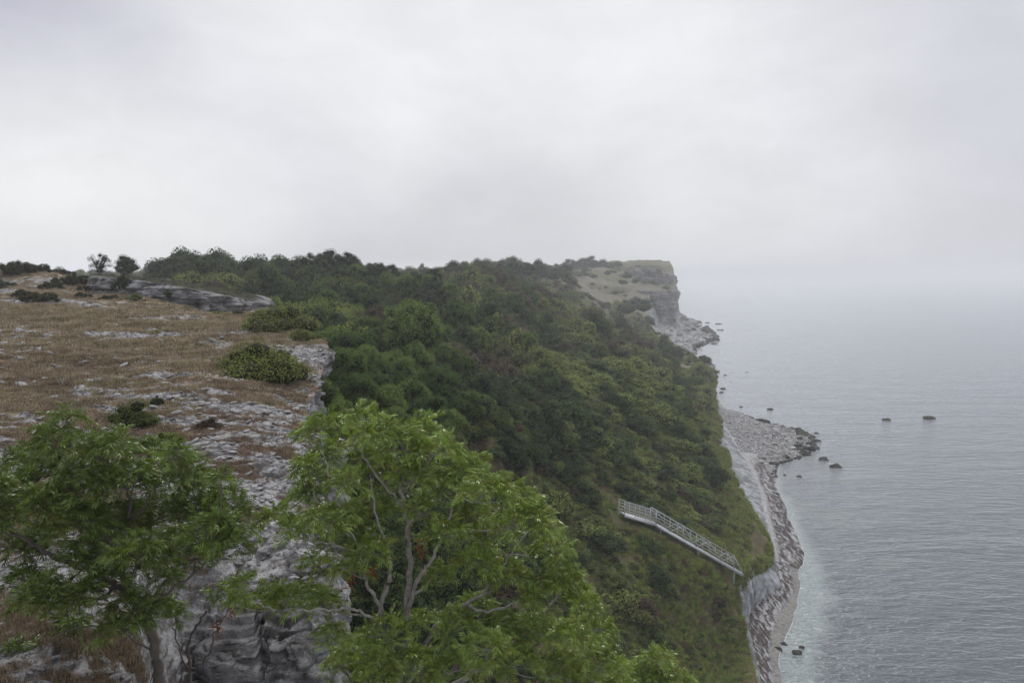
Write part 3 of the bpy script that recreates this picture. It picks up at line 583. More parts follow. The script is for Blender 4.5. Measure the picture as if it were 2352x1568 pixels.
def crown_mesh(name, seed, mat, nleaf=5000, nl=34, ln=0.06, wd=0.03, sx=1.0, sz=0.9, gap=0.0):
    """unit-radius crown: lobes spread through an uneven ellipsoid"""
    rng = np.random.default_rng(seed); lobes = []
    for i in range(nl):
        d = rng.normal(size=3); d /= np.linalg.norm(d); d[2] = d[2] * 0.9 + 0.1; q = (0.45 + 0.38 * rng.random())
        lobes.append((d[0] * q * sx, d[1] * q * sx, d[2] * q * sz, 0.17 + 0.17 * rng.random()))
    lobes.append((0, 0, 0, 0.45 * (1 - gap)))
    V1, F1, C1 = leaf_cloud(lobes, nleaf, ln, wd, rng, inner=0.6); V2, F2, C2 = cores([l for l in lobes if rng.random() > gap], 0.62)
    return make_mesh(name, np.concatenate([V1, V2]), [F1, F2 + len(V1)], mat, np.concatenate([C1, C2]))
def tubes(paths, sides=6):
    """paths: list of (points (k,3), radii (k)) -> verts, quads"""
    V, F = [], []; o = 0; ang = np.arange(sides) / sides * 6.28318; ca, sa = np.cos(ang), np.sin(ang)
    for P, r in paths:
        P = np.asarray(P, float); k = len(P)
        if k < 2: continue
        t = np.gradient(P, axis=0); t /= np.maximum(np.linalg.norm(t, axis=1), 1e-9)[:, None]
        a = np.where(np.abs(t[:, 2:3]) < 0.95, np.array([[0, 0, 1.0]]), np.array([[1.0, 0, 0]])); u = np.cross(t, a); u /= np.linalg.norm(u, axis=1)[:, None]; w_ = np.cross(t, u)
        ring = P[:, None, :] + (u[:, None, :] * ca[None, :, None] + w_[:, None, :] * sa[None, :, None]) * np.asarray(r)[:, None, None]
        V.append(ring.reshape(-1, 3)); i = np.arange(k - 1)[:, None] * sides; j = np.arange(sides)[None, :]; jn = (j + 1) % sides
        F.append(np.stack([(i + j).ravel(), (i + jn).ravel(), (i + sides + jn).ravel(), (i + sides + j).ravel()], 1) + o); o += k * sides
    return np.concatenate(V), np.concatenate(F)
def boxes(items):
    """items: list of (a, b, width, height) bars from a to b with rectangular section"""
    V, F = [], []; o = 0
    for a, b, wd, ht in items:
        a, b = Vector(a), Vector(b); t = (b - a).normalized(); up = Vector((0, 0, 1)) if abs(t.z) < 0.95 else Vector((0, 1, 0))
        s = t.cross(up).normalized() * wd / 2; u = s.cross(t).normalized() * ht / 2
        for q in (a, b): V += [q - s - u, q + s - u, q + s + u, q - s + u]
        F += [(o, o + 3, o + 2, o + 1), (o + 4, o + 5, o + 6, o + 7)] + [(o + k, o + (k + 1) % 4, o + 4 + (k + 1) % 4, o + 4 + k) for k in range(4)]; o += 8
    return np.array([v[:] for v in V]), np.array(F)

def scatter(name, pos, rotz, scl, idx, sources, label, kind='stuff', tilt=None, nrm=None):
    """one 'stuff' object: points that carry instances of a few source meshes"""
    me = bpy.data.meshes.new(name); n = len(pos); me.vertices.add(n); me.vertices.foreach_set('co', np.asarray(pos, np.float32).ravel())
    rot = np.zeros((n, 3), np.float32); rot[:, 2] = rotz
    if tilt is not None: rot[:, 0] = tilt[:, 0]; rot[:, 1] = tilt[:, 1]
    scl = np.asarray(scl, np.float32); scl = np.repeat(scl[:, None], 3, 1) if scl.ndim == 1 else scl
    a = me.attributes.new('rot', 'FLOAT_VECTOR', 'POINT'); a.data.foreach_set('vector', rot.ravel())
    a = me.attributes.new('scl', 'FLOAT_VECTOR', 'POINT'); a.data.foreach_set('vector', scl.ravel())
    a = me.attributes.new('idx', 'INT', 'POINT'); a.data.foreach_set('value', np.asarray(idx, np.int32))
    o = link(name, me); src = bpy.data.collections.new(name + '_source')
    for i, sme in enumerate(sources):
        so = bpy.data.objects.new('%s_%02d' % (name, i), sme); src.objects.link(so)
    g = bpy.data.node_groups.new(name, 'GeometryNodeTree')
    g.interface.new_socket('Geometry', in_out='INPUT', socket_type='NodeSocketGeometry'); g.interface.new_socket('Geometry', in_out='OUTPUT', socket_type='NodeSocketGeometry')
    gi = g.nodes.new('NodeGroupInput'); go = g.nodes.new('NodeGroupOutput'); ip = g.nodes.new('GeometryNodeInstanceOnPoints'); ci = g.nodes.new('GeometryNodeCollectionInfo')
    ci.inputs['Collection'].default_value = src; ci.inputs['Separate Children'].default_value = True; ci.inputs['Reset Children'].default_value = True
    def att(nm, ty):
        q = g.nodes.new('GeometryNodeInputNamedAttribute'); q.data_type = ty; q.inputs['Name'].default_value = nm; return [s for s in q.outputs if s.enabled and s.name == 'Attribute'][0]
    ip.inputs['Pick Instance'].default_value = True
    K = g.links.new; K(gi.outputs[0], ip.inputs['Points']); K(ci.outputs[0], ip.inputs['Instance']); K(att('idx', 'INT'), ip.inputs['Instance Index'])
    K(att('rot', 'FLOAT_VECTOR'), ip.inputs['Rotation']); K(att('scl', 'FLOAT_VECTOR'), ip.inputs['Scale']); K(ip.outputs[0], go.inputs[0])
    md = o.modifiers.new('scatter', 'NODES'); md.node_group = g; tag(o, kind=kind, label=label); return o

M_SCRUB = leaf_mat('scrub_leaves', (0.048, 0.070, 0.020), (0.160, 0.200, 0.054), rough=0.6, trans=0.15, odd=(0.070, 0.052, 0.036))
M_DARK = leaf_mat('dark_scrub_leaves', (0.021, 0.038, 0.013), (0.056, 0.090, 0.026), rough=0.6, trans=0.12)
M_BRIGHT = leaf_mat('bright_scrub_leaves', (0.115, 0.155, 0.038), (0.175, 0.22, 0.056), rough=0.6, trans=0.2)
M_TREE = leaf_mat('broadleaf_leaves', (0.050, 0.090, 0.025), (0.135, 0.200, 0.052), rough=0.5, trans=0.2)
M_TREED = leaf_mat('skyline_leaves', (0.034, 0.048, 0.026), (0.055, 0.075, 0.036), rough=0.6, trans=0.12)
M_BROWN = leaf_mat('bare_twigs', (0.075, 0.058, 0.042), (0.13, 0.11, 0.085), rough=0.8, trans=0.0)
M_JUN = leaf_mat('juniper_needles', (0.026, 0.036, 0.018), (0.045, 0.055, 0.025), rough=0.7, trans=0.05)
M_IVY = leaf_mat('mound_leaves', (0.10, 0.125, 0.032), (0.12, 0.15, 0.04), rough=0.75, trans=0.1, spec=0.06)
M_TWIG = plain_mat('bark', (0.07, 0.06, 0.05), 0.9, scale=9)
M_GREYTWIG = plain_mat('pale_bark', (0.16, 0.15, 0.135), 0.9, var=0.5, scale=14)

# ---- continuous low scrub over the hillside (nobody could count it)
SH = [shrub_mesh('low_scrub', 300 + i, M_SCRUB, 2900, 22, 0.085, 0.042, h=0.55, spread=0.7) for i in range(5)] + [shrub_mesh('low_scrub', 310 + i, M_DARK, 2900, 20, 0.085, 0.042, h=0.7, spread=0.6) for i in range(2)] + \
     [shrub_mesh('low_scrub', 320 + i, M_BRIGHT, 2900, 24, 0.082, 0.04, h=0.5, spread=0.7) for i in range(2)]
def stair_dist(X, Y):
    d = np.full(len(X), 1e9)
    for a, b in ((STAIR[0], STAIR[1]), (STAIR[1], STAIR[2])):
        ax, ay = a.x, a.y; vx, vy = b.x - ax, b.y - ay; t = np.clip(((X - ax) * vx + (Y - ay) * vy) / (vx * vx + vy * vy), 0, 1)
        d = np.minimum(d, np.hypot(X - ax - t * vx, (Y - ay - t * vy)))
    return d
def hill_points(n, y0, y1, amin, amax, seed):
    rng = np.random.default_rng(seed); Y = np.exp(rng.uniform(math.log(y0), math.log(y1), n)); A = rng.uniform(amin, amax, n); return A * Y, Y, rng
X, Y, rng = hill_points(15000, 13, 560, -0.62, 0.33, 77)
u_ = rng.random(len(X)); fac = np.where(u_ < 0.12, 1.5 + 0.7 * rng.random(len(X)), np.where(u_ < 0.5, 0.8 + 0.5 * rng.random(len(X)), 0.45 + 0.35 * rng.random(len(X))))
r = np.clip(0.0185 * Y, 0.75, 3.0) * fac
edge = xv(Y) - X; grassy = sstep(11, 4, edge + (fbm(P3(X, Y, 0, 0.12), 3, 45) - 0.5) * 14) * sstep(260, 200, Y)
zone = fbm(P3(X, Y, 0, 0.045), 4, 43); zone2 = fbm(P3(X, Y, 0, 0.11), 3, 44)
keep = (edge > 0.5 * r) & (hill_mask(X, Y) < 0.35 + 0.5 * rng.random(len(X))) & (stair_dist(X, Y) > 0.7 + r * 0.7) & ((X > xe(np.minimum(Y, 98)) + 1.0 + 0.6 * r * (Y < 60)) | (Y > 108)) & (rng.random(len(X)) > grassy * 0.35)
r = np.where(grassy > 0.5, np.minimum(r, 0.0125 * Y), r)
fr_ = (Y > 58) & (Y < 78) & (X > 6) & (stair_dist(X, Y) < 3.4) & (Y < 77); r = np.where(fr_, np.minimum(r, 0.55), r)
keep &= ~((Y > 455) & (X > 60)); keep &= ~((X / Y < -0.40) & (Y < 118)); keep &= ~((X / Y < -0.475) & (Y < 300))
X, Y, r, zone, zone2, fac, grassy = X[keep], Y[keep], r[keep], zone[keep], zone2[keep], fac[keep], grassy[keep]; Z = hill_z(X, Y) - 0.10 * r
u = rng.random(len(X)); idx = rng.integers(0, 5, len(X)); dark = np.clip(sstep(0.50, 0.57, zone) * 0.8 * (1 - 0.5 * sstep(1200, 1400, 1176 + FPX * X / Y)) + (fac > 1.4) * 0.25 + (Y < 42) * 0.7, 0, 1); idx = np.where(u < dark, 5 + rng.integers(0, 2, len(X)), idx)
pxs = 1176 + FPX * X / Y; crest = sstep(1250, 1400, pxs) * sstep(1.0, 0.0, np.abs(np.log(Y / 128.0)) / 0.5)
brt = np.clip(sstep(0.50, 0.60, zone2) * sstep(0.53, 0.44, zone) + crest * 0.75, 0, 1); idx = np.where((u > 1 - brt * 0.85) & (Y > 48), 7 + rng.integers(0, 2, len(X)), idx)
brn = sstep(0.56, 0.64, fbm(P3(X, Y, 0, 0.07), 3, 46)) * (Y > 50); idx = np.where(rng.random(len(X)) < brn * 0.45, 9, idx)
lowz = 1 - 0.35 * sstep(1230, 1330, pxs) * sstep(200, 160, Y)
sc3 = np.stack([r, r * (0.75 + 0.5 * rng.random(len(X))), r * lowz * np.where(fac > 1.4, 1.15, 0.9) * (0.75 + 0.5 * rng.random(len(X)))], 1)
scatter('low_scrub', np.stack([X, Y, Z], 1), rng.random(len(X)) * 6.28, sc3, idx, SH + [shrub_mesh('low_scrub', 330, M_BROWN, 3000, 16, 0.08, 0.02, h=0.6, spread=0.65)], 'dense low green scrub covering the hillside down to the coast')
print('scrub', len(X))
# finer ground cover of herbs and grass between the bushes
def tuft_mesh(name, seed, mat, nb=60, hgt=1.0, spread=0.35, wd=0.02, lean=0.5, c0=0.7, c1=1.3):
    rng = np.random.default_rng(seed); V, F, C = [], [], []
    for i in range(nb):
        a = rng.random() * 6.28; q = spread * rng.random() ** 0.5; bx_, by_ = q * math.cos(a), q * math.sin(a); a2 = rng.random() * 6.28; ln = lean * rng.random(); h = hgt * (0.5 + 0.5 * rng.random())
        dx, dy = math.cos(a2) * ln, math.sin(a2) * ln; wx, wy = -math.sin(a2) * wd, math.cos(a2) * wd; o = len(V)
        V += [(bx_ - wx, by_ - wy, -0.05), (bx_ + wx, by_ + wy, -0.05), (bx_ + wx * .7 + dx * .35, by_ + wy * .7 + dy * .35, h * .6), (bx_ - wx * .7 + dx * .35, by_ - wy * .7 + dy * .35, h * .6),
              (bx_ + dx + wx * .15, by_ + dy + wy * .15, h), (bx_ + dx - wx * .15, by_ + dy - wy * .15, h)]
        F += [(o, o + 1, o + 2, o + 3), (o + 3, o + 2, o + 4, o + 5)]; c = c0 + (c1 - c0) * rng.random(); C += [(c, c, c)] * 6
    return make_mesh(name, V, np.array(F), mat, np.array(C))
M_STRAW = leaf_mat('straw_blades', (0.19, 0.145, 0.105), (0.33, 0.275, 0.20), rough=0.8, trans=0.1, odd=(0.10, 0.085, 0.045))
M_RUST = leaf_mat('rust_blades', (0.095, 0.066, 0.052), (0.21, 0.155, 0.12), rough=0.8, trans=0.15)
M_HERB = leaf_mat('herb_blades', (0.105, 0.140, 0.030), (0.185, 0.210, 0.055), rough=0.8, trans=0.1, odd=(0.12, 0.085, 0.05))
TU = [tuft_mesh('grass', 400 + i, M_HERB, 90, 0.7, 0.9, 0.04, 0.7) for i in range(3)]
X, Y, rng = hill_points(30000, 42, 240, -0.05, 0.33, 78)
k_ = (X < xv(Y) + 0.3) & (stair_dist(X, Y) > 0.7) & ((xv(Y) - X < 11) | (rng.random(len(X)) < 0.25)); X, Y = X[k_], Y[k_]
n2 = 3500; Yb = rng.uniform(60, 150, n2); tb_ = rng.random(n2) ** 1.5 * 0.30; xa_ = xv(Yb) - 0.25; za_ = hill_z(xa_, Yb) - 0.12; xb2 = xt(Yb) + 0.2; zb2 = zt(Yb) - 0.15
Xb = xa_ * (1 - tb_) + xb2 * tb_; Zb = za_ * (1 - tb_ ** 0.8) + zb2 * tb_ ** 0.8; kb_ = fbm(P3(Yb, tb_ * 3, 0, 1.3), 3, 28) > 0.44; Zg = np.concatenate([hill_z(X, Y) - 0.02, Zb[kb_]]); X = np.concatenate([X, Xb[kb_]]); Y = np.concatenate([Y, Yb[kb_]])
scatter('slope_grass', np.stack([X, Y, Zg], 1), rng.random(len(X)) * 6.28, np.clip(0.0055 * Y, 0.3, 1.2) * (0.5 + rng.random(len(X))), rng.integers(0, 3, len(X)), TU, 'rough green and rusty grass along the steep edge of the slope')

# ---- plateau: dry grass, loose stones
ST = [tuft_mesh('dry_grass', 420 + i, M_STRAW, 46, 0.13, 0.22, 0.006, 0.14) for i in range(4)] + [tuft_mesh('dry_grass', 430 + i, M_RUST, 50, 0.11, 0.22, 0.006, 0.13) for i in range(3)]
rng = np.random.default_rng(5); n = 60000; Y = np.exp(rng.uniform(math.log(7.0), math.log(88), n)); A = rng.uniform(-0.80, -0.17, n); X = A * Y
rmk = rock_mask(X, Y); na = fbm(P3(X, Y, 0, 0.35), 4, 91)
k_ = (X < xe(Y) - 0.1) & (rng.random(n) > np.maximum(rmk * 0.97, 0.45 * sstep(0.44, 0.58, fbm(P3(X, Y, 0, 1.1), 3, 96))) + 0.02) & (front_drop(X, Y) < 0.9); X, Y, na = X[k_], Y[k_], na[k_]
Z = plat_z(X, Y); rust_p = np.clip(1.15 - sstep(14, 40, Y) * 0.9 - sstep(0.40, 0.58, na) * 0.5, 0.08, 1)
idx = np.where(rng.random(len(X)) < rust_p, 4 + rng.integers(0, 3, len(X)), rng.integers(0, 4, len(X)))
scatter('dry_grass', np.stack([X, Y, Z - 0.01], 1), rng.random(len(X)) * 6.28, np.clip(Y / 24, 0.6, 2.0) * (0.45 + 0.7 * rng.random(len(X))), idx, ST, 'dry straw coloured and rust brown grass covering the limestone plateau')
def stone_mesh(name, seed, mat, sub=2, flat=0.45, ang=0.5, tint=1.0, sq=1.0, cut=0.0):
    rng = np.random.default_rng(seed); v, f = (ICO2 if sub == 2 else ICO3); v = v.copy()
    for k in range(9):      # planar cuts make facets
        d = rng.normal(size=3); d /= np.linalg.norm(d); h = 0.5 + cut + 0.35 * rng.random(); q = v @ d; v = v - np.maximum(q - h, 0)[:, None] * d[None, :]
    v = v * (1 + ang * 0.5 * (fbm(v * 1.7 + 5, 3, seed)[:, None] - 0.5)); v[:, 2] *= flat; v[:, 1] *= sq
    return make_mesh(name, v, f, mat, np.ones((len(v), 3)) * tint)
M_STONE = rock_mat('pale_stone', 3.0, base=(0.265, 0.262, 0.262), strat=False, bd=0.05, lic=0.02)
M_SLAB = rock_mat('grey_slab', 4.0, base=(0.25, 0.247, 0.25), strat=False, bd=0.03, lic=0.06)
M_SLAB2 = M_SLAB
SL = [stone_mesh('loose_stone', 440 + i, M_SLAB2, 2, 0.28, 0.7, sq=0.7) for i in range(6)]
n = 26000; Y = np.exp(rng.uniform(math.log(7.5), math.log(75), n)); A = rng.uniform(-0.80, -0.17, n); X = A * Y; rmk = rock_mask(X, Y)
k_ = (X < xe(Y) - 0.12) & (rng.random(n) < (0.07 + rmk * 0.30) * (front_drop(X, Y) < 0.05)) & (front_drop(X, Y) < 0.9); X, Y = X[k_], Y[k_]
s_ = np.clip(Y / 20, 0.6, 1.7) * (0.05 + 0.16 * rng.random(len(X)) ** 2.4)
scatter('loose_stones', np.stack([X, Y, plat_z(X, Y) + s_ * 0.05], 1), rng.random(len(X)) * 6.28, s_, rng.integers(0, 6, len(X)), SL, 'small loose slabs of grey limestone strewn over the plateau', tilt=rng.normal(size=(len(X), 2)) * 0.22)

# ================================================================== BACKGROUND TREES AND SHRUBS (each one a thing)
CR = {'broad': [crown_mesh('crown', 500 + i, M_TREE, 13000, 46, 0.058, 0.026) for i in range(5)],
      'sky': [crown_mesh('crown', 510 + i, M_TREED, 9000, 40, 0.055, 0.026, sz=0.85) for i in range(4)],
      'thin': [crown_mesh('crown', 520 + i, M_TREED, 2600, 26, 0.07, 0.032, sz=1.0, gap=0.75) for i in range(2)],
      'flat': [crown_mesh('crown', 530, M_TREED, 3500, 30, 0.07, 0.03, sx=1.3, sz=0.42)]}
def trunk_mesh(seed):
    rng = np.random.default_rng(seed); P = []; main = np.array([(0, 0, -1.0), (0.02, 0.0, -0.6), (0.0, 0.03, -0.3), (0.03, 0, 0.0)]); P.append((main, [0.085, 0.07, 0.06, 0.03]))
    for i in range(9):
        a = i * 2.4 + rng.random(); z = -0.55 + 0.5 * rng.random(); e = 0.65; P.append((np.array([(0.01, 0.01, z), (math.cos(a) * e * .4, math.sin(a) * e * .4, z + 0.18), (math.cos(a) * e * .8, math.sin(a) * e * .8, min(z + 0.4, 0.12))]), [0.045, 0.03, 0.008]))
    V, F = tubes(P, 5); return make_mesh('trunk', V, F, M_TWIG)
TRK = [trunk_mesh(540 + i) for i in range(3)]
tcount = [0]
def tree(px, py, D, rpx, kind, label, group, base=None, sz=1.0):
    c = at(px, py, D); R = rpx * D / FPX; i = tcount[0]; tcount[0] += 1
    gz = float((hill_z([c.x], [c.y])[0])) if base is None else base
    if D > 540: c.z = gz + (0.25 if kind != 'flat' else 0.9) * R
    root = empty('broadleaf_tree', (c.x, c.y, gz)); tag(root, label, 'tree', group)
    cr_ = link('crown', CR[kind][i % len(CR[kind])], root, (0, 0, c.z - gz)); R *= (1.22 if kind == 'broad' else 1.1); cr_.scale = (R, R, R * sz * (1.2 if kind == 'broad' else 1.05)); cr_.rotation_euler = (0, 0, i * 1.7)
    t_ = link('trunk', TRK[i % 3], root); hh = max(c.z - gz, 0.4 * R); t_.location = (0, 0, hh); t_.scale = (R, R, max(hh, R * 0.5) + 0.3); return root
G1 = 'trees filling the hollow below the limestone cliff'
VT = [(955,757,75,66,'big rounded green tree standing proud in the middle of the wooded hollow'),(814,815,60,58,'leafy green tree just right of the overhanging rock nose'),(790,862,46,52,'mid green tree tucked against the foot of the rock nose'),
 (840,862,52,48,None),(745,925,36,44,'darkest tree crown, right under the cliff edge beside the ivy mound'),(817,900,43,45,None),(880,850,62,46,None),(928,872,60,44,None),(940,930,52,50,None),(1011,900,60,48,None),(985,958,48,50,None),(1035,975,50,40,None),
 (892,935,45,42,None),(778,965,34,40,None),(842,778,78,42,None),(775,790,62,40,'pale green tree top showing behind the tip of the rock nose'),(910,775,82,36,None),(1000,790,80,40,None),(1053,729,110,36,'rounded tree above and to the right of the big hollow tree'),
 (1020,835,74,38,None),(720,740,100,32,None),(760,745,95,34,None),(820,740,100,32,None),(870,735,105,30,None),(690,720,108,30,None),(1245,880,90,34,'solitary dark green round tree in the open scrub right of the hollow'),
 (1100,775,102,26,None),(1000,720,125,28,None),(1130,690,160,26,None),(1180,700,165,24,None),(1215,780,118,20,None),(830,830,58,40,None),(860,905,50,40,None),(960,835,66,40,None),(1060,850,74,30,None),(1080,930,62,34,None),(1010,1010,44,40,None),(905,985,42,42,None)]
def ordinal(n):
    w_ = ['first', 'second', 'third', 'fourth', 'fifth', 'sixth', 'seventh', 'eighth', 'ninth', 'tenth', 'eleventh', 'twelfth', 'thirteenth', 'fourteenth', 'fifteenth', 'sixteenth', 'seventeenth', 'eighteenth', 'nineteenth', 'twentieth']
    return w_[n - 1] if n <= 20 else ['twenty-', 'thirty-', 'forty-'][n // 10 - 2].rstrip('-' if n % 10 == 0 else '') + ('' if n % 10 == 0 else w_[n % 10 - 1])
def row_of(py): return 'far' if py < 770 else ('middle' if py < 880 else 'near')
for px, py, D, rp, lb in VT:
    k_ = sorted(q[0] for q in VT if row_of(q[1]) == row_of(py)).index(px)
    tree(px, py, D, rp, 'broad', lb or 'broadleaf tree crown, %s from the left in the %s part of the wooded hollow' % (ordinal(k_ + 1), row_of(py)), G1)
G2 = 'trees of the wood along the skyline'
SKY_T = [(228,607,112,27,'thin','thin tree standing alone at far left, the left one of a pair on the skyline'),(290,612,108,27,'sky','fuller tree at far left, the right one of a pair on the skyline'),
 (372,622,140,26,'sky','low rounded tree at the left end of the skyline wood'),(402,612,142,30,'sky',None),(440,612,140,34,'sky','broad dome shaped tree in the left half of the skyline wood'),(480,618,138,32,'sky',None),(512,632,138,24,'sky',None),(548,632,150,22,'thin','sparse tree with sky showing through it, right of the domed skyline wood'),
 (583,622,150,16,'thin','small thin tree poking above the gap in the skyline wood'),(615,630,150,24,'thin',None),(648,620,148,28,'thin','loose crowned grey green tree left of the tall dark skyline clump'),(690,622,145,26,'sky',None),(722,604,140,30,'sky','left crown of the tall dark clump on the skyline'),(762,602,142,30,'sky','middle crown of the tall dark clump on the skyline'),(803,604,142,26,'sky','right crown of the tall dark clump on the skyline'),
 (840,622,140,26,'sky',None),(870,620,145,22,'sky',None),(900,626,148,20,'sky',None),(1150,622,270,18,'sky',None),(1180,618,290,20,'sky',None),(1210,618,300,20,'sky','hazy round tree on the skyline right of the rocky knoll'),(1240,626,330,20,'sky',None),(1275,632,350,18,'sky',None),
 (1298,620,400,16,'sky',None),(1308,611,560,20,'sky',None),(1332,610,562,20,'sky','faint misty tree clump at the top of the far grassy headland'),(1356,608,566,22,'sky',None),(1378,608,564,20,'sky',None),(1398,611,560,13,'sky',None),(385,632,135,24,'sky',None),(420,630,136,28,'sky',None),(462,632,136,26,'sky',None),(498,636,136,22,'sky',None),(530,640,140,20,'sky',None),(570,640,140,20,'thin',None),(600,642,142,22,'sky',None),(630,640,142,22,'broad',None),(665,636,140,24,'sky',None),(705,632,138,24,'broad',None),(742,630,138,26,'sky',None),(782,630,138,26,'sky',None),(822,636,138,24,'broad',None),(358,640,138,16,'sky',None)]
SKY_L = [(q[0], q[1] < 628) for q in SKY_T]
for px, py, D, rp, kd, lb in SKY_T:
    sky_i = sorted(q[0] for q in SKY_L if q[1] == (py < 628)).index(px) if lb is None else 0
    tree(px, py, D, rp, kd, lb or '%s tree from the left in the %s row of the skyline wood' % (ordinal(sky_i + 1), 'upper' if py < 628 else 'lower'), G2)
tree(1420, 603, 560, 10, 'flat', 'lone flat topped tree on the misty headland, apart from the others', None)
rng = np.random.default_rng(91); SPX = np.sort(560 + 480 * rng.random(34))
for i in range(34):
    px = SPX[i]; py = 640 + 62 * rng.random(); D = np.interp(py, [640, 702], [150, 108]) * (0.95 + 0.1 * rng.random())
    tree(px, py, D, 17 + 13 * rng.random(), 'sky' if rng.random() < 0.5 else 'broad', 'small tree on the slope just under the skyline wood, %s from the left' % ordinal(i + 1), 'small trees on the slope under the skyline')

SHB = {'green': [shrub_mesh('shrub', 550 + i, M_SCRUB, 6500, 26, 0.055, 0.03, h=0.66) for i in range(3)], 'dark': [shrub_mesh('shrub', 560 + i, M_DARK, 6500, 24, 0.055, 0.03, h=0.75) for i in range(3)],
       'bright': [shrub_mesh('shrub', 570 + i, M_BRIGHT, 6500, 26, 0.055, 0.03, h=0.55) for i in range(2)], 'juniper': [shrub_mesh('juniper', 580 + i, M_JUN, 5200, 46, 0.10, 0.018, h=0.5, spread=1.0, jit=1.3, lr=(0.08, 0.13)) for i in range(3)],
       'ivy': [shrub_mesh('shrub', 590 + i, M_IVY, 11000, 46, 0.042, 0.026, h=0.5, spread=0.85, lr=(0.18, 0.22)) for i in range(2)]}
scount = [0]
def shrub(px, py, D, rpx, kind, label, group=None, sy=1.0, sz=1.0, zf=None, name=None, cat='shrub', sink=0.0):
    c = at(px, py, D); R = rpx * D / FPX; i = scount[0]; scount[0] += 1
    z = c.z if zf is None else float(zf([c.x], [c.y])[0])
    o = link(name or ('juniper_bush' if kind == 'juniper' else 'shrub'), SHB[kind][i % len(SHB[kind])], None, (c.x, c.y, z - sink)); sz = sz * (1.5 if zf is not None and kind != 'juniper' and name is None else 1.0); o.scale = (R, R * sy, R * sz); o.rotation_euler = (0, 0, i * 2.1 if sy == 1 else 0.2)
    tag(o, label, cat, group); return o
# plateau bushes
GJ = 'dark junipers on the left ridge'
for px, py, D, rp, sy, sz, lb in [(30,632,82,48,.9,.7,'large dark juniper at the left edge of the picture on the ridge'),(95,684,62,44,.8,.45,'low sprawling juniper spilling down the dry grass, nearest of the ridge junipers'),(55,672,66,30,.8,.5,'flat juniper just left of the sprawling one on the dry grass'),(160,640,76,36,.9,.6,'dark juniper in the middle of the ridge group'),(120,655,72,28,.9,.6,None),(188,672,66,22,.9,.6,'juniper with a bare reddish base at the right end of the sprawling patch'),(205,645,75,26,.9,.6,None),(252,676,66,24,.9,.5,'dark low juniper in the grass in front of the left end of the grey ledge'),(286,652,71,26,.9,.95,'dark domed juniper on top of the left end of the grey ledge'),(372,655,76,17,.9,.6,'small juniper on top of the grey ledge near its middle'),(216,694,60,12,.9,.5,'tiny juniper alone in the straw grass'),(5,650,74,30,.9,.6,None),(235,650,78,20,.9,.6,None),(90,640,84,30,.9,.6,None),(10,610,90,18,.9,.6,None),(62,612,92,20,.9,.6,None),(40,622,88,24,.9,.6,None),(150,622,88,22,.9,.6,None),(185,628,84,20,.9,.6,None),(120,618,90,16,.9,.6,None)]:
    JN = globals().get('JN', 0) + (lb is None)
    shrub(px, py + rp * sz * 0.35, D, rp, 'juniper', lb or 'dark juniper on the left ridge, %s of those massed along its top' % ordinal(JN), GJ, sy, sz * 1.9, plat_z if px < 280 else None, cat='juniper')
shrub(592, 872, 31.5, 118, 'ivy', 'big olive green mound of a bush on the edge of the plateau', None, 1.0, 0.95, plat_z, name='mounded_bush', sink=0.25)
shrub(645, 748, 47.0, 84, 'ivy', 'long green bush draped over the rock nose above the mounded bush', None, 1.4, 0.8, plat_z, name='draped_bush')
shrub(700, 775, 42.5, 38, 'ivy', 'dark tail of green growth hanging over the edge of the rock nose', None, 1.2, 0.9, plat_z, name='draped_bush')
shrub(612, 740, 52, 50, 'green', 'leafy bush behind the bare grey shrub on the cliff edge', None, 1, 0.6, plat_z)
SHB['twig'] = [shrub_mesh('shrub', 599, M_BROWN, 5000, 30, 0.11, 0.012, h=0.7, spread=0.6, jit=1.4, lr=(0.12, 0.15))]
shrub(600, 762, 44, 28, 'twig', 'bare grey leafless shrub on the cliff edge in front of the draped bush', None, 1, 1.0, plat_z, name='bare_shrub')
shrub(545, 730, 60, 30, 'green', 'low green bush left of the draped bush at the end of the ledge', None, 1, 0.5, plat_z)
shrub(505, 725, 62, 22, 'bright', 'small bright bush at the foot of the grey ledge', None, 1, 0.5, plat_z)
shrub(305, 985, 21.5, 74, 'green', 'olive bush with a dark shadowed middle on the rocky slope above the left ash tree', None, 0.8, 0.6, plat_z)
shrub(375, 1015, 19.8, 58, 'bright', 'yellowish green bush joined to the right of the olive bush', None, 0.8, 0.5, plat_z)
shrub(363, 945, 24, 22, 'dark', 'small dark blue green bush beside a pale stone', None, 1, 0.8, plat_z)
shrub(480, 990, 21.5, 40, 'green', 'small olive bush alone in the rusty grass near the cliff edge', None, 1, 0.45, plat_z)
shrub(410, 655, 74, 13, 'bright', 'little bush growing on top of the grey ledge right of the juniper', None, 1, .7)
shrub(455, 667, 74, 15, 'bright', 'bright green bush on top of the grey ledge near its right end', None, 1, .6)
shrub(385, 680, 68.5, 13, 'dark', 'dark bush hanging on the face of the grey ledge', None, 1, 1.2)
shrub(310, 690, 66, 24, 'green', 'green bush in the grass at the foot of the ledge, left part', None, 1, .5, plat_z)
for i, (px, py, D) in enumerate([(176,720,50),(178,746,42),(353,753,43),(414,783,38),(460,785,38),(396,709,60),(273,828,30.5),(504,745,52),(420,690,66)]):
    shrub(px, py, D, 14 + 4 * (i % 3), 'bright', 'small yellow green herb clump in the dry grass of the plateau', 'herb clumps in the dry grass', 1, 0.35, plat_z, name='herb_clump', cat='herb clump')
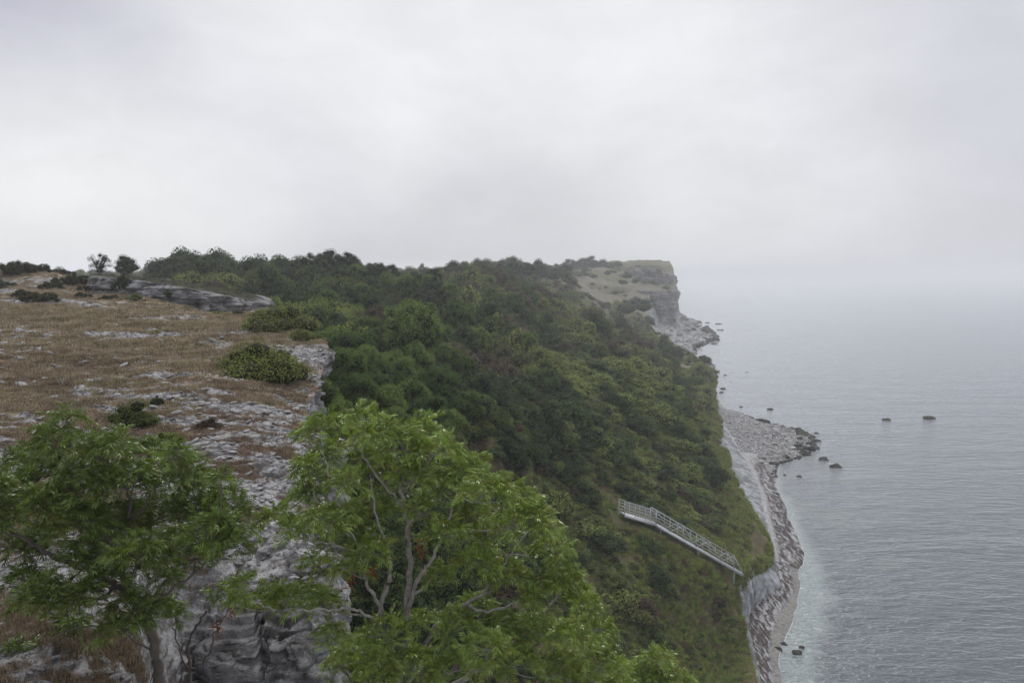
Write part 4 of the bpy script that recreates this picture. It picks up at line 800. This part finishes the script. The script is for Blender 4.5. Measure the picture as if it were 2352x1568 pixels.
# hillside shrubs
for px, py, D, rp, kd, lb in [(1478,700,300,26,'dark','long dark shrub mass falling down the left side of the far cliff'),(1470,690,380,34,'dark','dark thicket at the top left corner of the far cliff'),(1488,735,370,22,'dark','dark thicket at the left foot of the far cliff face'),(1440,700,330,34,'dark',None),
 (1545,800,262,32,'dark','dark bush on the coast edge just in front of the boulder slope'),(1615,826,252,27,'dark','rounded dark bush hanging over the sea at the tip of the coast edge'),(1480,785,240,34,'green','rounded green bush left of the bare brown patch on the coast edge'),(1500,855,190,28,'dark',None),(1520,835,215,24,'green',None),
 (1596,868,205,30,'dark','dark bush spreading over the top of the small coastal outcrop'),(1610,895,203,28,'dark','dark bush hanging down the front of the small coastal outcrop'),(1598,930,192,22,'green',None),(1655,960,200,22,'dark','dark bush at the waterline where the boulder beach begins'),(1655,985,188,16,'dark','dark bush just below the one at the start of the boulder beach'),
 (1440,630,480,16,'sky2',None),(1462,640,480,14,'sky2',None),(1430,645,470,14,'sky2',None),(1395,625,520,10,'sky2',None),(1500,645,505,9,'sky2',None)]:
    kk = 'dark' if kd == 'sky2' else kd
    o = shrub(px, py + rp * 0.45, D, rp, kk, lb or ('misty shrub on the grassy slope of the headland' if kd == 'sky2' else 'rounded shrub among its neighbours along the coast edge'), None if lb else ('shrubs on the headland grass' if kd == 'sky2' else 'shrubs along the coast edge'), 1, 0.9)
rng = np.random.default_rng(19); hs_ = 0
while hs_ < 26:
    px, D = 1315 + 225 * rng.random(), rng.uniform(440, 600); c0 = at(px, 640, D)
    if c0.x > float(xv(D)) - 3: continue
    z0 = float(hill_z([c0.x], [c0.y])[0]); R = 1.6 + 3.0 * rng.random(); hs_ += 1
    o = link('shrub', SHB['dark'][hs_ % 3], None, (c0.x, c0.y, z0)); o.scale = (R * 1.2, R, R * 0.75); o.rotation_euler = (0, 0, hs_); tag(o, 'misty dark shrub dotted on the grass slope of the far headland', 'shrub', 'misty shrubs dotted over the headland grass')
rng = np.random.default_rng(17); GX = [('green', 'olive green rounded shrub in the open scrub of the hillside'), ('dark', 'dark green rounded shrub in the open scrub of the hillside'), ('bright', 'yellow green rounded shrub in the open scrub of the hillside')]
cnt = 0
while cnt < 200:
    Yq = math.exp(rng.uniform(math.log(52), math.log(330))); Xq = rng.uniform(-0.16, 0.29) * Yq; e = float(xv(Yq)); rr = np.clip(0.019 * Yq, 1.0, 3.6) * (0.7 + 0.6 * rng.random())
    if Xq > e - rr - 1 or (Yq < 90 and Xq < -0.05 * Yq) or stair_dist(np.array([Xq]), np.array([Yq]))[0] < rr + 1.6: continue
    if 50 < Yq < 76 and stair_dist(np.array([Xq]), np.array([Yq]))[0] < 8 and Xq > 8: continue
    k = rng.choice(3, p=[0.45, 0.35, 0.2]); kd, lb = GX[k]; z = float(hill_z([Xq], [Yq])[0])
    o = link('shrub', SHB[kd][cnt % len(SHB[kd])], None, (Xq, Yq, z)); o.scale = (rr, rr, rr * (0.75 + 0.35 * rng.random())); o.rotation_euler = (0, 0, cnt * 1.3); pq = 1176 + FPX * Xq / Yq; rg = ('high on the slope under the skyline' if Yq > 190 else 'near the seaward edge of the slope' if e - Xq < 22 and Yq > 80 else 'on the slope around the metal stairway' if Yq < 92 and pq > 1250 else 'beside the wooded hollow' if pq < 1180 else 'in the middle of the open slope')
    tag(o, lb.replace('in the open scrub of the hillside', rg), 'shrub', ['olive', 'dark', 'yellow green'][k] + ' shrubs ' + rg); cnt += 1

# ================================================================== STAIRWAY
M_STEEL = plain_mat('galvanised_steel', (0.38, 0.39, 0.41), 0.45, 0.35, 0.15, 3.0)
def stairway():
    P0, P1, P2 = STAIR; root = empty('metal_stairway', P1); tag(root, 'galvanised steel stairway with trussed handrails running down the green slope to the beach', 'stairway')
    loc = lambda p: tuple(Vector(p) - P1)
    def add(name, bars=None, tb=None):
        V, F = boxes(bars) if bars else tubes(tb, 6); return link(name, make_mesh(name, V, F, M_STEEL), root)
    d1 = (P1 - P0); d2 = (P2 - P1); W = 1.05; H = 1.42
    side = Vector((-d2.y, d2.x, 0)).normalized() * W / 2      # away from us
    up = Vector((0, 0, 1))
    # walkway deck and its edge beams
    add('walkway_deck', [(loc(P0), loc(P1), W - 0.05, 0.07)])
    for s in (-1, 1):
        add('edge_beam', [(loc(P0 + side * s - up * 0.16), loc(P1 + side * s - up * 0.16), 0.05, 0.24)])
        add('stringer', [(loc(P1 + side * s - up * 0.16), loc(P2 + side * s - up * 0.16), 0.05, 0.26)])
        # walkway railing
        tb = []; bars = []
        for h in (0.28, 0.62, 0.95, 1.25): tb.append((np.array([loc(P0 + side * s + up * h), loc(P1 + side * s + up * h)]), [0.028, 0.028]))
        for k in range(4):
            q = P0.lerp(P1, k / 3 * 0.98); bars.append((loc(q + side * s - up * 0.05), loc(q + side * s + up * 1.27), 0.05, 0.05))
        V1, F1 = tubes(tb, 6); V2, F2 = boxes(bars)
        link('walkway_railing', make_mesh('walkway_railing', np.concatenate([V1, V2]), np.concatenate([F1, F2 + len(V1)]), M_STEEL), root)
        # truss of the flight
        n = 6; L_ = 0.885; bot = [P1.lerp(P2, L_ * k / n) + side * s for k in range(n + 1)]; top = [b + up * H for b in bot]
        add('top_chord', [(loc(top[0]), loc(top[-1]), 0.07, 0.07)])
        add('end_brace', [(loc(top[-1]), loc(P2 + side * s), 0.07, 0.07)])
        for k in range(n + 1): add('post', [(loc(bot[k]), loc(top[k]), 0.06, 0.06)])
        for k in range(0, n): add('diagonal_brace', [(loc(bot[k]), loc(top[k + 1]), 0.045, 0.045) if k % 2 else (loc(top[k]), loc(bot[k + 1]), 0.045, 0.045)])
        tb = [(np.array([loc(bot[0] + up * h), loc(bot[-1] + up * h)]), [0.024, 0.024]) for h in (0.38, 0.72, 1.05)]
        tb.append((np.array([loc(bot[-1] + up * 0.72), loc((bot[-1] * 0.42 + (P2 + side * s) * 0.58) + up * 0.60)]), [0.024, 0.024]))
        add('mid_rail', tb=tb)
    nt_ = 40
    for k in range(nt_):
        q = P1.lerp(P2, (k + 0.6) / nt_); f = Vector((d2.x, d2.y, 0)).normalized() * 0.13
        add('step', [(loc(q - f), loc(q + f), W - 0.08, 0.05)])
    for k in range(19):
        q = P1.lerp(P2, 0.885 * k / 18) + up * (H + 0.015); add('top_crossbar', [(loc(q - side), loc(q + side), 0.05, 0.05)])
    for k in (0.08, 0.5, 0.93):
        q = P1.lerp(P2, k); gz = float(hill_z([q.x], [q.y])[0]); add('support_leg', [(loc(q - up * 0.3), loc(Vector((q.x, q.y, min(gz, q.z - 0.4) - 0.3))), 0.12, 0.12)])
stairway()

# ================================================================== STONES AND BOULDERS
def wet_rock_mat():
    m, N, L, B = mat_new('wet_boulder'); n = noise_node(N, L, 1.6, 5, 0.65); r = ramp(N, L, n.outputs['Fac'], [(0.35, (0.010, 0.011, 0.008)), (0.55, (0.022, 0.021, 0.016)), (0.72, (0.05, 0.048, 0.038))])
    L.new(r.outputs[0], B.inputs['Base Color']); B.inputs['Roughness'].default_value = 0.6; B.inputs['Specular IOR Level'].default_value = 0.12; bump(N, L, B, n.outputs['Fac'], 0.8, 0.08); return m
M_WET = wet_rock_mat()
BW = [stone_mesh('boulder', 600 + i, M_WET, 3, 0.6, 1.5, sq=0.7, cut=0.08) for i in range(5)]; BP = [stone_mesh('boulder', 610 + i, M_STONE, 3, 0.6, 0.7, sq=0.8) for i in range(6)]
BS = [stone_mesh('boulder', 620 + i, M_STONE, 3, 0.5, 0.8, sq=0.5) for i in range(6)]
SEA = [(1768,939,8,'dark boulder awash alone in the water above the boulder beach'),(1702,934,5,'small dark rock in the water just off the top of the boulder beach'),(2038,963,12,'dark boulder standing alone far out in the sea, the left one of the two outermost'),(2135,958,18,'long flat dark boulder far out in the sea, the right one of the two outermost'),
 (1752,973,11,'dark boulder touching the upper edge of the boulder beach'),(1802,981,9,'dark boulder off the upper edge of the boulder beach, next after the touching one'),(1843,996,21,'largest dark boulder at the tip of the boulder beach'),(1876,994,7,'small flat rock just seaward of the largest tip boulder'),(1878,1011,10,'dark flat rock below the small flat rock off the beach tip'),
 (1871,1028,13,'weedy dark boulder at the lower right corner of the beach tip'),(1849,1029,18,'broad weedy boulder beside the lower right corner one'),(1892,1053,13,'flat green weedy rock in the water below the beach tip'),(1921,1069,17,'large dark green boulder alone in the water beyond the flat weedy rock'),(1849,1042,15,'low weedy boulder at the waterline of the beach tip'),(1834,1053,6,'little green rock at the lower waterline of the boulder beach'),
 (1802,1090,4,'tiny rock in the calm bay, the left one of two'),(1836,1093,7,'tiny rock in the calm bay, the right one of two'),(1777,1077,4,'tiny rock at the water edge where the weed begins'),(1782,1133,10,'flat dark slab at the water edge beside the weed strip'),(1828,1495,15,'dark wet boulder in the shallows at the bottom of the picture'),(1841,1485,8,'smaller dark rock behind the bottom boulder in the shallows'),
 (1787,1489,13,'flat dark rock half buried in the sand left of the bottom boulder'),(1800,1477,11,'flat dark rock on the sand behind the half buried one'),(1651,743,10,'long flat rock awash off the far headland, the farther one'),(1653,757,9,'flat rock awash off the far headland, the nearer one'),(1624,741,6,'little rock beside the dark point of the far headland'),(1587,806,7,'round rock in the water just below the headland rubble'),
 (1651,851,3,'tiny rock off the small coastal outcrop, farthest one'),(1666,861,5,'dark rock off the small coastal outcrop, second from far'),(1715,854,3,'tiny lone rock right of the coastal outcrop'),(1660,892,7,'dark rock near the foot of the coastal outcrop'),(1657,901,6,'dark rock nearest the foot of the coastal outcrop'),(1656,931,5,'rock at the waterline beside the dark shore bush'),(1736,878,2,'speck of a rock in open water off the coastal outcrop'),
 (1601,751,4,'small rock between the dark point and the rubble'),(1639,789,8,'rounded rock off the right end of the headland rubble')]
for i, (px, py, rp, lb) in enumerate(SEA):
    v = onz(px, py + rp * 0.15); R = rp * v.y / FPX; o = link('boulder', BW[i % 5], None, (v.x, v.y, -0.10 * R)); sz = min(1.0, 1.1 / max(R, 0.5) + 0.35); o.scale = (R, R, R * sz); o.rotation_euler = (0, 0, 0.3 * math.sin(i * 2.3)); tag(o, lb, 'boulder', 'dark boulders standing in the sea')
rng = np.random.default_rng(33); c_ = 0; tries = 0
while c_ < 165 and tries < 9000:
    tries += 1; py = rng.uniform(948, 1068); v = onz(rng.uniform(1662, 1868), py, 0.5); t = (v.x - float(xt(v.y))) / max(float(xs(v.y) - xt(v.y)), 1)
    if t < 0.05 or t > 1.02 or (v.y < 168 and t < 0.30): continue
    R = (0.32 + 0.75 * rng.random() ** 2.2) * (0.8 + 0.6 * t); wetp = t > 0.78 + 0.2 * rng.random()
    z = float(beach_z(np.array([v.x]), np.array([v.y]))[0]); o = link('boulder', BW[c_ % 5] if wetp else BP[c_ % 6], None, (v.x, v.y, z + R * 0.2)); o.scale = (R, R, R); o.rotation_euler = (rng.normal() * 0.25, rng.normal() * 0.25, rng.random() * 6.28)
    tag(o, 'dark weedy boulder at the waterline of the boulder beach' if wetp else 'pale rounded boulder in the heap on the boulder beach', 'boulder', 'dark boulders edging the boulder beach' if wetp else 'pale boulders of the boulder beach'); c_ += 1
n = 9000; Y = rng.uniform(142, 212, n); t = rng.uniform(0.02, 1.06, n); X = xt(Y) + (xs(Y) - xt(Y)) * t; k_ = (Y > 158) | (t > 0.25 + (158 - Y) * 0.04); X, Y, t = X[k_], Y[k_], t[k_]
n = len(X); s_ = 0.13 + 0.42 * rng.random(n) ** 3; ST2 = [stone_mesh('beach_stone', 640 + i, M_STONE, 2, 0.6, 0.6, sq=0.8) for i in range(5)] + [stone_mesh('beach_stone', 650, M_WET, 2, 0.5, 0.6)]
ix = np.where(t + 0.1 * rng.random(n) > 1.03, 5, rng.integers(0, 5, n))
scatter('beach_stones', np.stack([X, Y, beach_z(X, Y) + s_ * 0.2], 1), rng.random(n) * 6.28, s_, ix, ST2, 'smaller pale stones filling the boulder beach', tilt=rng.normal(size=(n, 2)) * 0.3)
# rubble at the foot of the headland
c_ = 0; tries = 0
while c_ < 120 and tries < 9000:
    tries += 1; Y = rng.uniform(375, 600); t = rng.random() ** 0.8 * 1.04; a_, b_ = float(xt(Y)), float(xs(Y)); X = a_ + (b_ - a_) * t
    z = float(beach_z(np.array([X]), np.array([Y]))[0]); R = 1.1 + 3.6 * rng.random() ** 2.4; wetp = t > 0.86 + 0.12 * rng.random()
    o = link('boulder', BW[c_ % 5] if wetp else BS[c_ % 6], None, (X, Y, z + R * 0.12)); o.scale = (R * 1.3, R, R * 0.8); o.rotation_euler = (rng.normal() * 0.35, rng.normal() * 0.35 + 0.15, rng.random() * 6.28)
    tag(o, 'dark wet block at the sea edge of the rubble under the far headland' if wetp else 'pale fallen slab in the rubble under the far headland', 'boulder', 'dark blocks edging the headland rubble' if wetp else 'fallen slabs under the headland'); c_ += 1
for i, (px, py, D, rp, lb) in enumerate([(1596,744,570,14,'dark jagged block at the outermost point of the headland'),(1578,740,565,13,'dark block just inside the outermost point of the headland'),(1560,736,555,12,'grey block between the point and the cliff foot'),(1535,758,480,20,'long leaning slab sliding from the cliff foot'),(1515,757,468,13,'upright pale block at the foot of the cliff'),(1560,770,450,16,'broad pale slab in the middle of the rubble'),(1625,784,425,12,'dark weedy block at the right end of the rubble'),(1645,778,430,10,'outermost dark block at the right end of the rubble'),(1590,758,480,11,'dark low block above the rubble beside the water')]):
    v = at(px, py, D); R = rp * D / FPX; o = link('boulder', (BS if i in (3, 4, 5) else BW)[i % 5], None, v); o.scale = (R * 1.2, R, R); o.rotation_euler = (0.3, 0.35 if i == 3 else 0.1, i); tag(o, lb, 'boulder', 'large blocks under the headland')
n = 5000; Y = rng.uniform(360, 640, n); t = rng.random(n) * 1.03; X = xt(Y) + (xs(Y) - xt(Y)) * t; s_ = 0.5 + 1.4 * rng.random(n) ** 2.5
ST3 = [stone_mesh('rubble', 660 + i, M_STONE, 2, 0.5, 0.7, sq=0.6) for i in range(5)] + [stone_mesh('rubble', 670, M_WET, 2, 0.5, 0.6)]
scatter('headland_rubble', np.stack([X, Y, beach_z(X, Y) + s_ * 0.1], 1), rng.random(n) * 6.28, s_, np.where(t + 0.14 * rng.random(n) > 1.0, 5, rng.integers(0, 5, n)), ST3, 'smaller broken rock filling the rubble under the far headland', tilt=rng.normal(size=(n, 2)) * 0.4)

# ================================================================== THE NEAR ASH TREES
def ash_leaf(nl=5):
    lr_ = np.random.default_rng(8)
    """one compound leaf along +x, drooping: (verts, quads) of paired narrow leaflets"""
    V, F = [], []
    L_ = 1.0
    def leaflet(ox, oz, ang, ln, wd, droop):
        c, s = math.cos(ang), math.sin(ang); o = len(V); rl = lr_.normal() * 0.9; droop += lr_.normal() * 0.2; cr_, sr_ = math.cos(rl), math.sin(rl)
        for k, (q, w_) in enumerate([(0, 0.15), (0.4, 1.0), (0.72, 0.72), (1.0, 0.04)]):
            x, z = q * ln, -droop * ln * q * q
            for sg in (-1, 1): V.append((ox + c * x - s * sg * wd * w_ * cr_, s * x + c * sg * wd * w_ * cr_, oz + z + sg * wd * w_ * sr_))
        for k in range(3): F.append((o + k * 2, o + k * 2 + 1, o + k * 2 + 3, o + k * 2 + 2))
    for i in range(nl):
        t = 0.25 + 0.62 * i / (nl - 1); z = -0.22 * t * t
        for sg in (-1, 1): leaflet(t, z, sg * (0.95 - 0.3 * t), 0.40 * (1 - 0.3 * abs(t - 0.55)), 0.044, 0.45)
    leaflet(0.9, -0.2, 0, 0.36, 0.044, 0.6)
    o = len(V); V += [(0, -0.008, 0), (0, 0.008, 0), (0.9, 0.006, -0.2), (0.9, -0.006, -0.2)]; F.append((o, o + 1, o + 2, o + 3))
    return np.array(V), np.array(F)
def catmull(P, n):
    P = [Vector(p) for p in P]; P = [P[0] * 2 - P[1]] + P + [P[-1] * 2 - P[-2]]; o = []
    for i in range(1, len(P) - 2):
        for k in range(n):
            t = k / n; a, b, c, d = P[i - 1], P[i], P[i + 1], P[i + 2]
            o.append(0.5 * ((2 * b) + (c - a) * t + (2 * a - 5 * b + 4 * c - d) * t * t + (3 * b - 3 * c + d - a) * t * t * t))
    o.append(P[-2]); return o
def ash(name, label, limbs, clusters, D0, dD, leaf_m, bark_m, seed, shoots=17, leaf_len=0.18, group=None, dead=()):
    """limbs: list of ([(px,py,D)...], r0, r1); clusters: (px, py, rpx[, D])"""
    rng = np.random.default_rng(seed); root_p = at(*limbs[0][0][0]); root = empty(name, root_p); tag(root, label, 'tree', group)
    paths = []; nodes = []; nr = []
    for pts, r0, r1 in limbs:
        q = catmull([at(*p) for p in pts], 7); k = len(q); rad = np.linspace(r0, r1, k)
        q = [p + Vector(rng.normal(size=3) * 0.012) for p in q]; paths.append((np.array([p[:] for p in q]), rad)); nodes += [p[:] for p in q]; nr += list(rad)
    cl = []
    for c in clusters:
        D = c[3] if len(c) > 3 else D0 + dD * rng.uniform(-1, 1); p = at(c[0], c[1], D); cl.append((p, c[2] * D / FPX))
    cl.sort(key=lambda q: min((Vector(n_) - q[0]).length for n_ in nodes))
    tips = []
    for p, R in cl:
        nd = np.array(nodes); pv = np.array(p[:]); dd = np.linalg.norm(nd - pv, axis=1) + np.maximum(0, nd[:, 2] - pv[2] + 0.15) * 1.4 - np.array(nr) * 3
        j = int(np.argmin(dd)); a = Vector(nodes[j]); ra = min(nr[j] * 0.7, 0.020 + 0.006 * (p - a).length)
        mid = a.lerp(p, 0.5) + Vector((0, 0, -0.10 * (p - a).length)) + Vector(rng.normal(size=3) * 0.07 * (p - a).length)
        q = catmull([a, mid, p], 6); rad = np.linspace(ra, 0.007, len(q)); paths.append((np.array([v[:] for v in q]), rad)); nodes += [v[:] for v in q[2:]]; nr += list(rad[2:])
        ns = max(5, int(shoots * (R / 0.27) ** 2))
        for k in range(ns):
            d = rng.normal(size=3); d[2] = abs(d[2]) * 0.8 - 0.15; d /= np.linalg.norm(d); rr = R * (0.45 + 0.6 * rng.random() ** 0.6); e = p + Vector((d[0] * rr, d[1] * rr, d[2] * rr * 0.9))
            b = q[-1 - int(rng.integers(0, 4))]; m_ = b.lerp(e, 0.55) + Vector((0, 0, -0.03)) + Vector(rng.normal(size=3) * 0.02)
            paths.append((np.array([b[:], m_[:], e[:]]), [0.0055, 0.004, 0.0025])); tips.append((np.array(e[:]), d))
    V, F = tubes(paths, 6); V = V - np.array(root_p[:]); link('trunk', make_mesh('trunk', V, F, bark_m, None, True), root)
    # leaves in rosettes at the tips
    T, TF = ash_leaf(); nT = len(T); E = np.array([t[0] for t in tips]); Dr = np.array([t[1] for t in tips]); per = 8
    E = np.repeat(E, per, 0); Dr = np.repeat(Dr, per, 0); n = len(E); ax = Dr * 0.55 + np.array([0, 0, 0.45]); ax /= np.linalg.norm(ax, axis=1)[:, None]
    ph = np.tile(np.arange(per) * 2.4, n // per) + rng.normal(size=n) * 0.4; lift = -0.15 + 0.95 * rng.random(n)
    a0 = np.where(np.abs(ax[:, 2:3]) < 0.95, np.array([[0, 0, 1.0]]), np.array([[1.0, 0, 0]])); t = np.cross(a0, ax); t /= np.linalg.norm(t, axis=1)[:, None]; b = np.cross(ax, t)
    dirv = (t * np.cos(ph)[:, None] + b * np.sin(ph)[:, None]) + ax * lift[:, None]; dirv /= np.linalg.norm(dirv, axis=1)[:, None]
    upv = np.array([0, 0, 1.0])[None, :] + rng.normal(size=(n, 3)) * 0.55; yv = np.cross(upv, dirv); yv /= np.linalg.norm(yv, axis=1)[:, None]; zv_ = np.cross(dirv, yv)
    R = np.stack([dirv, yv, zv_], 2); s = leaf_len * (0.65 + 0.55 * rng.random(n)); LV = np.einsum('nij,kj->nki', R, T) * s[:, None, None] + E[:, None, :] - np.array(root_p[:])
    LF = (TF[None] + (np.arange(n) * nT)[:, None, None]).reshape(-1, 4)
    g = 0.45 + 0.95 * rng.random(n) ** 1.2; y = rng.random(n); shoot_y = np.repeat(rng.random(n // per), per); y = 0.4 * y + 0.6 * shoot_y; C = np.stack([g * (0.85 + 0.45 * y), g, g * (1.05 - 0.35 * y)], 1)
    link('foliage', make_mesh('foliage', LV.reshape(-1, 3), LF, leaf_m, np.repeat(C, nT, 0)), root); 
    for (qx, qy, D) in dead:
        p = at(qx, qy, D) - root_p; rr = rng.normal(size=(26, 3)) * np.array([0.04, 0.04, 0.07]) + np.array(p[:]); Rm = rot_from(rng.normal(size=(26, 3)), rng.random(26) * 6.28)
        T2 = np.array([[-0.045, 0, 0], [0, -0.011, 0.01], [0.045, 0, 0], [0, 0.011, 0.01]]); VV = np.einsum('nij,kj->nki', Rm, T2) + rr[:, None, :]
        link('dead_leaves', make_mesh('dead_leaves', VV.reshape(-1, 3), np.arange(104).reshape(26, 4), M_DEAD, np.ones((104, 3))), root)
    return root
M_DEAD = leaf_mat('dead_leaves', (0.12, 0.045, 0.022), (0.17, 0.065, 0.03), rough=0.6, trans=0.2)
M_ASH = leaf_mat('ash_leaves', (0.150, 0.208, 0.042), (0.150, 0.208, 0.042), rough=0.30, trans=0.28, spec=0.35)
M_ASH2 = leaf_mat('dark_ash_leaves', (0.088, 0.130, 0.024), (0.088, 0.130, 0.024), rough=0.32, trans=0.25, spec=0.3)
CL1 = [(740,985,35),(716,1000,28),(835,962,32),(800,1000,42),(860,1000,42),(975,988,38),(930,1030,52),(1000,1035,46),(1060,1075,52),(1112,1130,55),(1190,1135,30),(1228,1190,42),(1265,1255,42),(1195,1210,55),(1140,1230,55),
 (1290,1325,45),(1340,1385,42),(1255,1370,55),(1370,1445,40),(1320,1470,55),(1385,1530,45),(1300,1540,55),(1220,1450,55),(1180,1530,55),(1080,1180,52),(1020,1130,52),(950,1100,50),(890,1090,46),(845,1050,42),(765,1045,40),(725,1080,40),
 (745,1110,45),(795,1110,38),(705,1150,42),(760,1190,50),(820,1200,46),(860,1160,42),(642,1188,32),(662,1218,30),(692,1218,38),(780,1250,40),(850,1262,42),(722,1300,30),(800,1310,36),
 (565,1352,32),(612,1372,42),(660,1382,42),(700,1368,38),(742,1388,36),(540,1380,22),(885,1450,48),(960,1440,40),(1040,1440,46),(1100,1400,42),(825,1485,42),(785,1530,44),(865,1545,52),(955,1540,52),(1050,1540,52),(1115,1490,46),(765,1465,34),
 (1165,1325,52),(1090,1290,50),(1020,1225,42),(960,1180,34),(1000,1320,30),(1150,1440,42)]
ash('ash_tree', 'large bright green ash tree with many thin upright stems in the centre foreground', [
 ([(925,1800,10.2),(918,1640,10.1),(918,1539,10),(925,1470,9.9),(933,1410,9.8),(941,1281,9.7),(933,1173,9.5),(920,1117,9.4),(918,1040,9.3)], 0.085, 0.014),
 ([(918,1539,10),(885,1440,9.7),(874,1397,9.6),(894,1324,9.5),(890,1259,9.4),(868,1200,9.3),(850,1090,9.2)], 0.05, 0.011),
 ([(933,1410,9.8),(960,1330,9.5),(995,1277,9.4),(1035,1180,9.3),(1055,1100,9.3)], 0.035, 0.010),
 ([(920,1600,10),(1000,1440,9.9),(1064,1392,9.9),(1115,1354,10),(1167,1281,10.1),(1215,1215,10.2)], 0.040, 0.010),
 ([(920,1640,10),(1072,1556,10.2),(1158,1487,10.4),(1223,1431,10.6),(1300,1350,10.7)], 0.045, 0.011),
 ([(874,1397,9.6),(845,1340,9.3),(828,1270,9.2),(790,1200,9.1),(740,1160,9.0)], 0.026, 0.009),
 ([(885,1440,9.7),(820,1400,9.3),(740,1400,9.1),(640,1400,9.0),(570,1375,8.9)], 0.022, 0.008),
 ([(933,1173,9.5),(880,1110,9.3),(830,1040,9.2),(815,1000,9.1)], 0.018, 0.008),
 ([(1064,1392,9.9),(1120,1400,9.8),(1210,1380,9.9),(1290,1400,10)], 0.022, 0.008),
 ([(828,1270,9.2),(760,1250,9.0),(690,1235,8.9),(645,1205,8.8)], 0.014, 0.006),
 ([(790,1200,9.1),(770,1120,9.0),(745,1050,9.0),(738,1000,9.0)], 0.012, 0.006)], CL1, 9.7, 0.8, M_ASH, M_GREYTWIG, 701, dead=[(968, 1262, 9.2), (856, 1312, 9.1), (802, 1332, 9.1), (1160, 1485, 9.8)])
CL2 = [(160,968,30),(130,1012,42),(170,1040,55),(240,1040,48),(282,1020,36),(340,1045,42),(388,1052,36),(62,1052,42),(100,1090,55),(200,1110,65),(290,1110,65),(370,1100,55),(440,1082,36),(468,1112,36),(508,1112,30),(30,1130,46),(100,1170,62),(0,1180,46),
 (180,1200,65),(270,1200,65),(360,1190,65),(450,1170,56),(515,1150,44),(548,1190,32),(548,1232,32),(480,1230,56),(400,1260,56),(320,1270,56),(530,1245,36),(100,1240,46),(170,1290,46),(60,1262,36),(50,1330,38),(110,1360,46),(80,1385,40),(200,1370,36),(150,1390,36),
 (310,1300,46),(380,1330,36),(450,1280,36),(280,1450,44),(305,1400,44),(345,1400,34),(240,1340,44),(130,1435,24),(90,1500,22),(170,1440,20),(30,1500,20),(235,1250,55),(-30,1120,50),(-40,1230,50)]
ash('ash_tree', 'darker dense ash tree at the left foreground with a bent grey trunk', [
 ([(372,1760,9.6),(370,1640,9.5),(365,1565,9.4),(358,1500,9.2),(337,1425,9.1),(300,1370,9.0),(289,1340,8.9),(276,1277,8.8),(290,1220,8.7),(300,1150,8.6)], 0.085, 0.02),
 ([(300,1370,9.0),(240,1330,8.8),(192,1306,8.6),(126,1280,8.5),(78,1247,8.4),(0,1218,8.2),(-60,1200,8.2)], 0.045, 0.016),
 ([(337,1425,9.1),(370,1370,8.9),(444,1317,8.8),(490,1270,8.8)], 0.028, 0.01),
 ([(276,1277,8.8),(220,1200,8.6),(170,1120,8.5),(150,1030,8.5)], 0.026, 0.009),
 ([(290,1220,8.7),(340,1150,8.6),(380,1090,8.6)], 0.02, 0.008),
 ([(192,1306,8.6),(120,1370,8.4),(60,1360,8.3)], 0.014, 0.007),
 ([(358,1500,9.2),(250,1440,8.9),(150,1450,8.7),(80,1500,8.6)], 0.014, 0.006)], CL2, 8.8, 0.8, M_ASH2, M_TWIG, 702, shoots=19, leaf_len=0.175)
ash('ash_sapling', 'bare twiggy stem with few leaves beside the left ash tree, before the rock face', [
 ([(440,1700,10.6),(437,1543,10.6),(432,1480,10.6),(455,1430,10.5),(481,1395,10.4),(500,1370,10.4)], 0.035, 0.01), ([(437,1543,10.6),(415,1500,10.4),(400,1440,10.3),(405,1420,10.3)], 0.016, 0.006), ([(437,1543,10.6),(480,1500,10.4),(500,1440,10.3),(530,1395,10.2)], 0.018, 0.006)],
 [(405,1415,14),(505,1365,16),(375,1385,20)], 10.4, 0.1, M_ASH2, M_TWIG, 703, shoots=10, dead=[(500, 1440, 10.2), (532, 1398, 10.1)])
ash('ash_tree', 'small bright ash crown poking up at the bottom edge right of the central ash', [
 ([(1500,1820,12.5),(1500,1700,12.4),(1495,1600,12.3),(1500,1540,12.2)], 0.05, 0.012), ([(1498,1680,12.4),(1540,1600,12.2),(1560,1560,12.1)], 0.02, 0.008), ([(1498,1700,12.4),(1450,1620,12.2),(1430,1570,12.1)], 0.02, 0.008)],
 [(1515,1515,30),(1475,1545,38),(1520,1560,42),(1555,1565,28),(1430,1548,30),(1420,1590,40),(1560,1610,40),(1490,1600,45),(1400,1570,30)], 12.1, 0.5, M_ASH, M_GREYTWIG, 704)

# ------------------------------------------------------------------ haze
m, N, L, B = mat_new('sea_mist'); N.remove(B); pv_ = N.new('ShaderNodeVolumePrincipled')
pv_.inputs['Density'].default_value = 0.00051; pv_.inputs['Color'].default_value = (0.80, 0.81, 0.83, 1); pv_.inputs['Anisotropy'].default_value = 0.0
L.new(pv_.outputs[0], N['Material Output'].inputs['Volume'])
x0, x1, y0, y1, z0, z1 = -2500, 6600, -60, 6400, -9, 64
hv = [(x, y, z) for z in (z0, z1) for y in (y0, y1) for x in (x0, x1)]
hf = [(0, 2, 3, 1), (4, 5, 7, 6), (0, 1, 5, 4), (2, 6, 7, 3), (0, 4, 6, 2), (1, 3, 7, 5)]
hz_ = link('haze', make_mesh('haze', hv, np.array(hf), m)); tag(hz_, kind='stuff', label='pale sea mist thickening over the far headland and the open water')
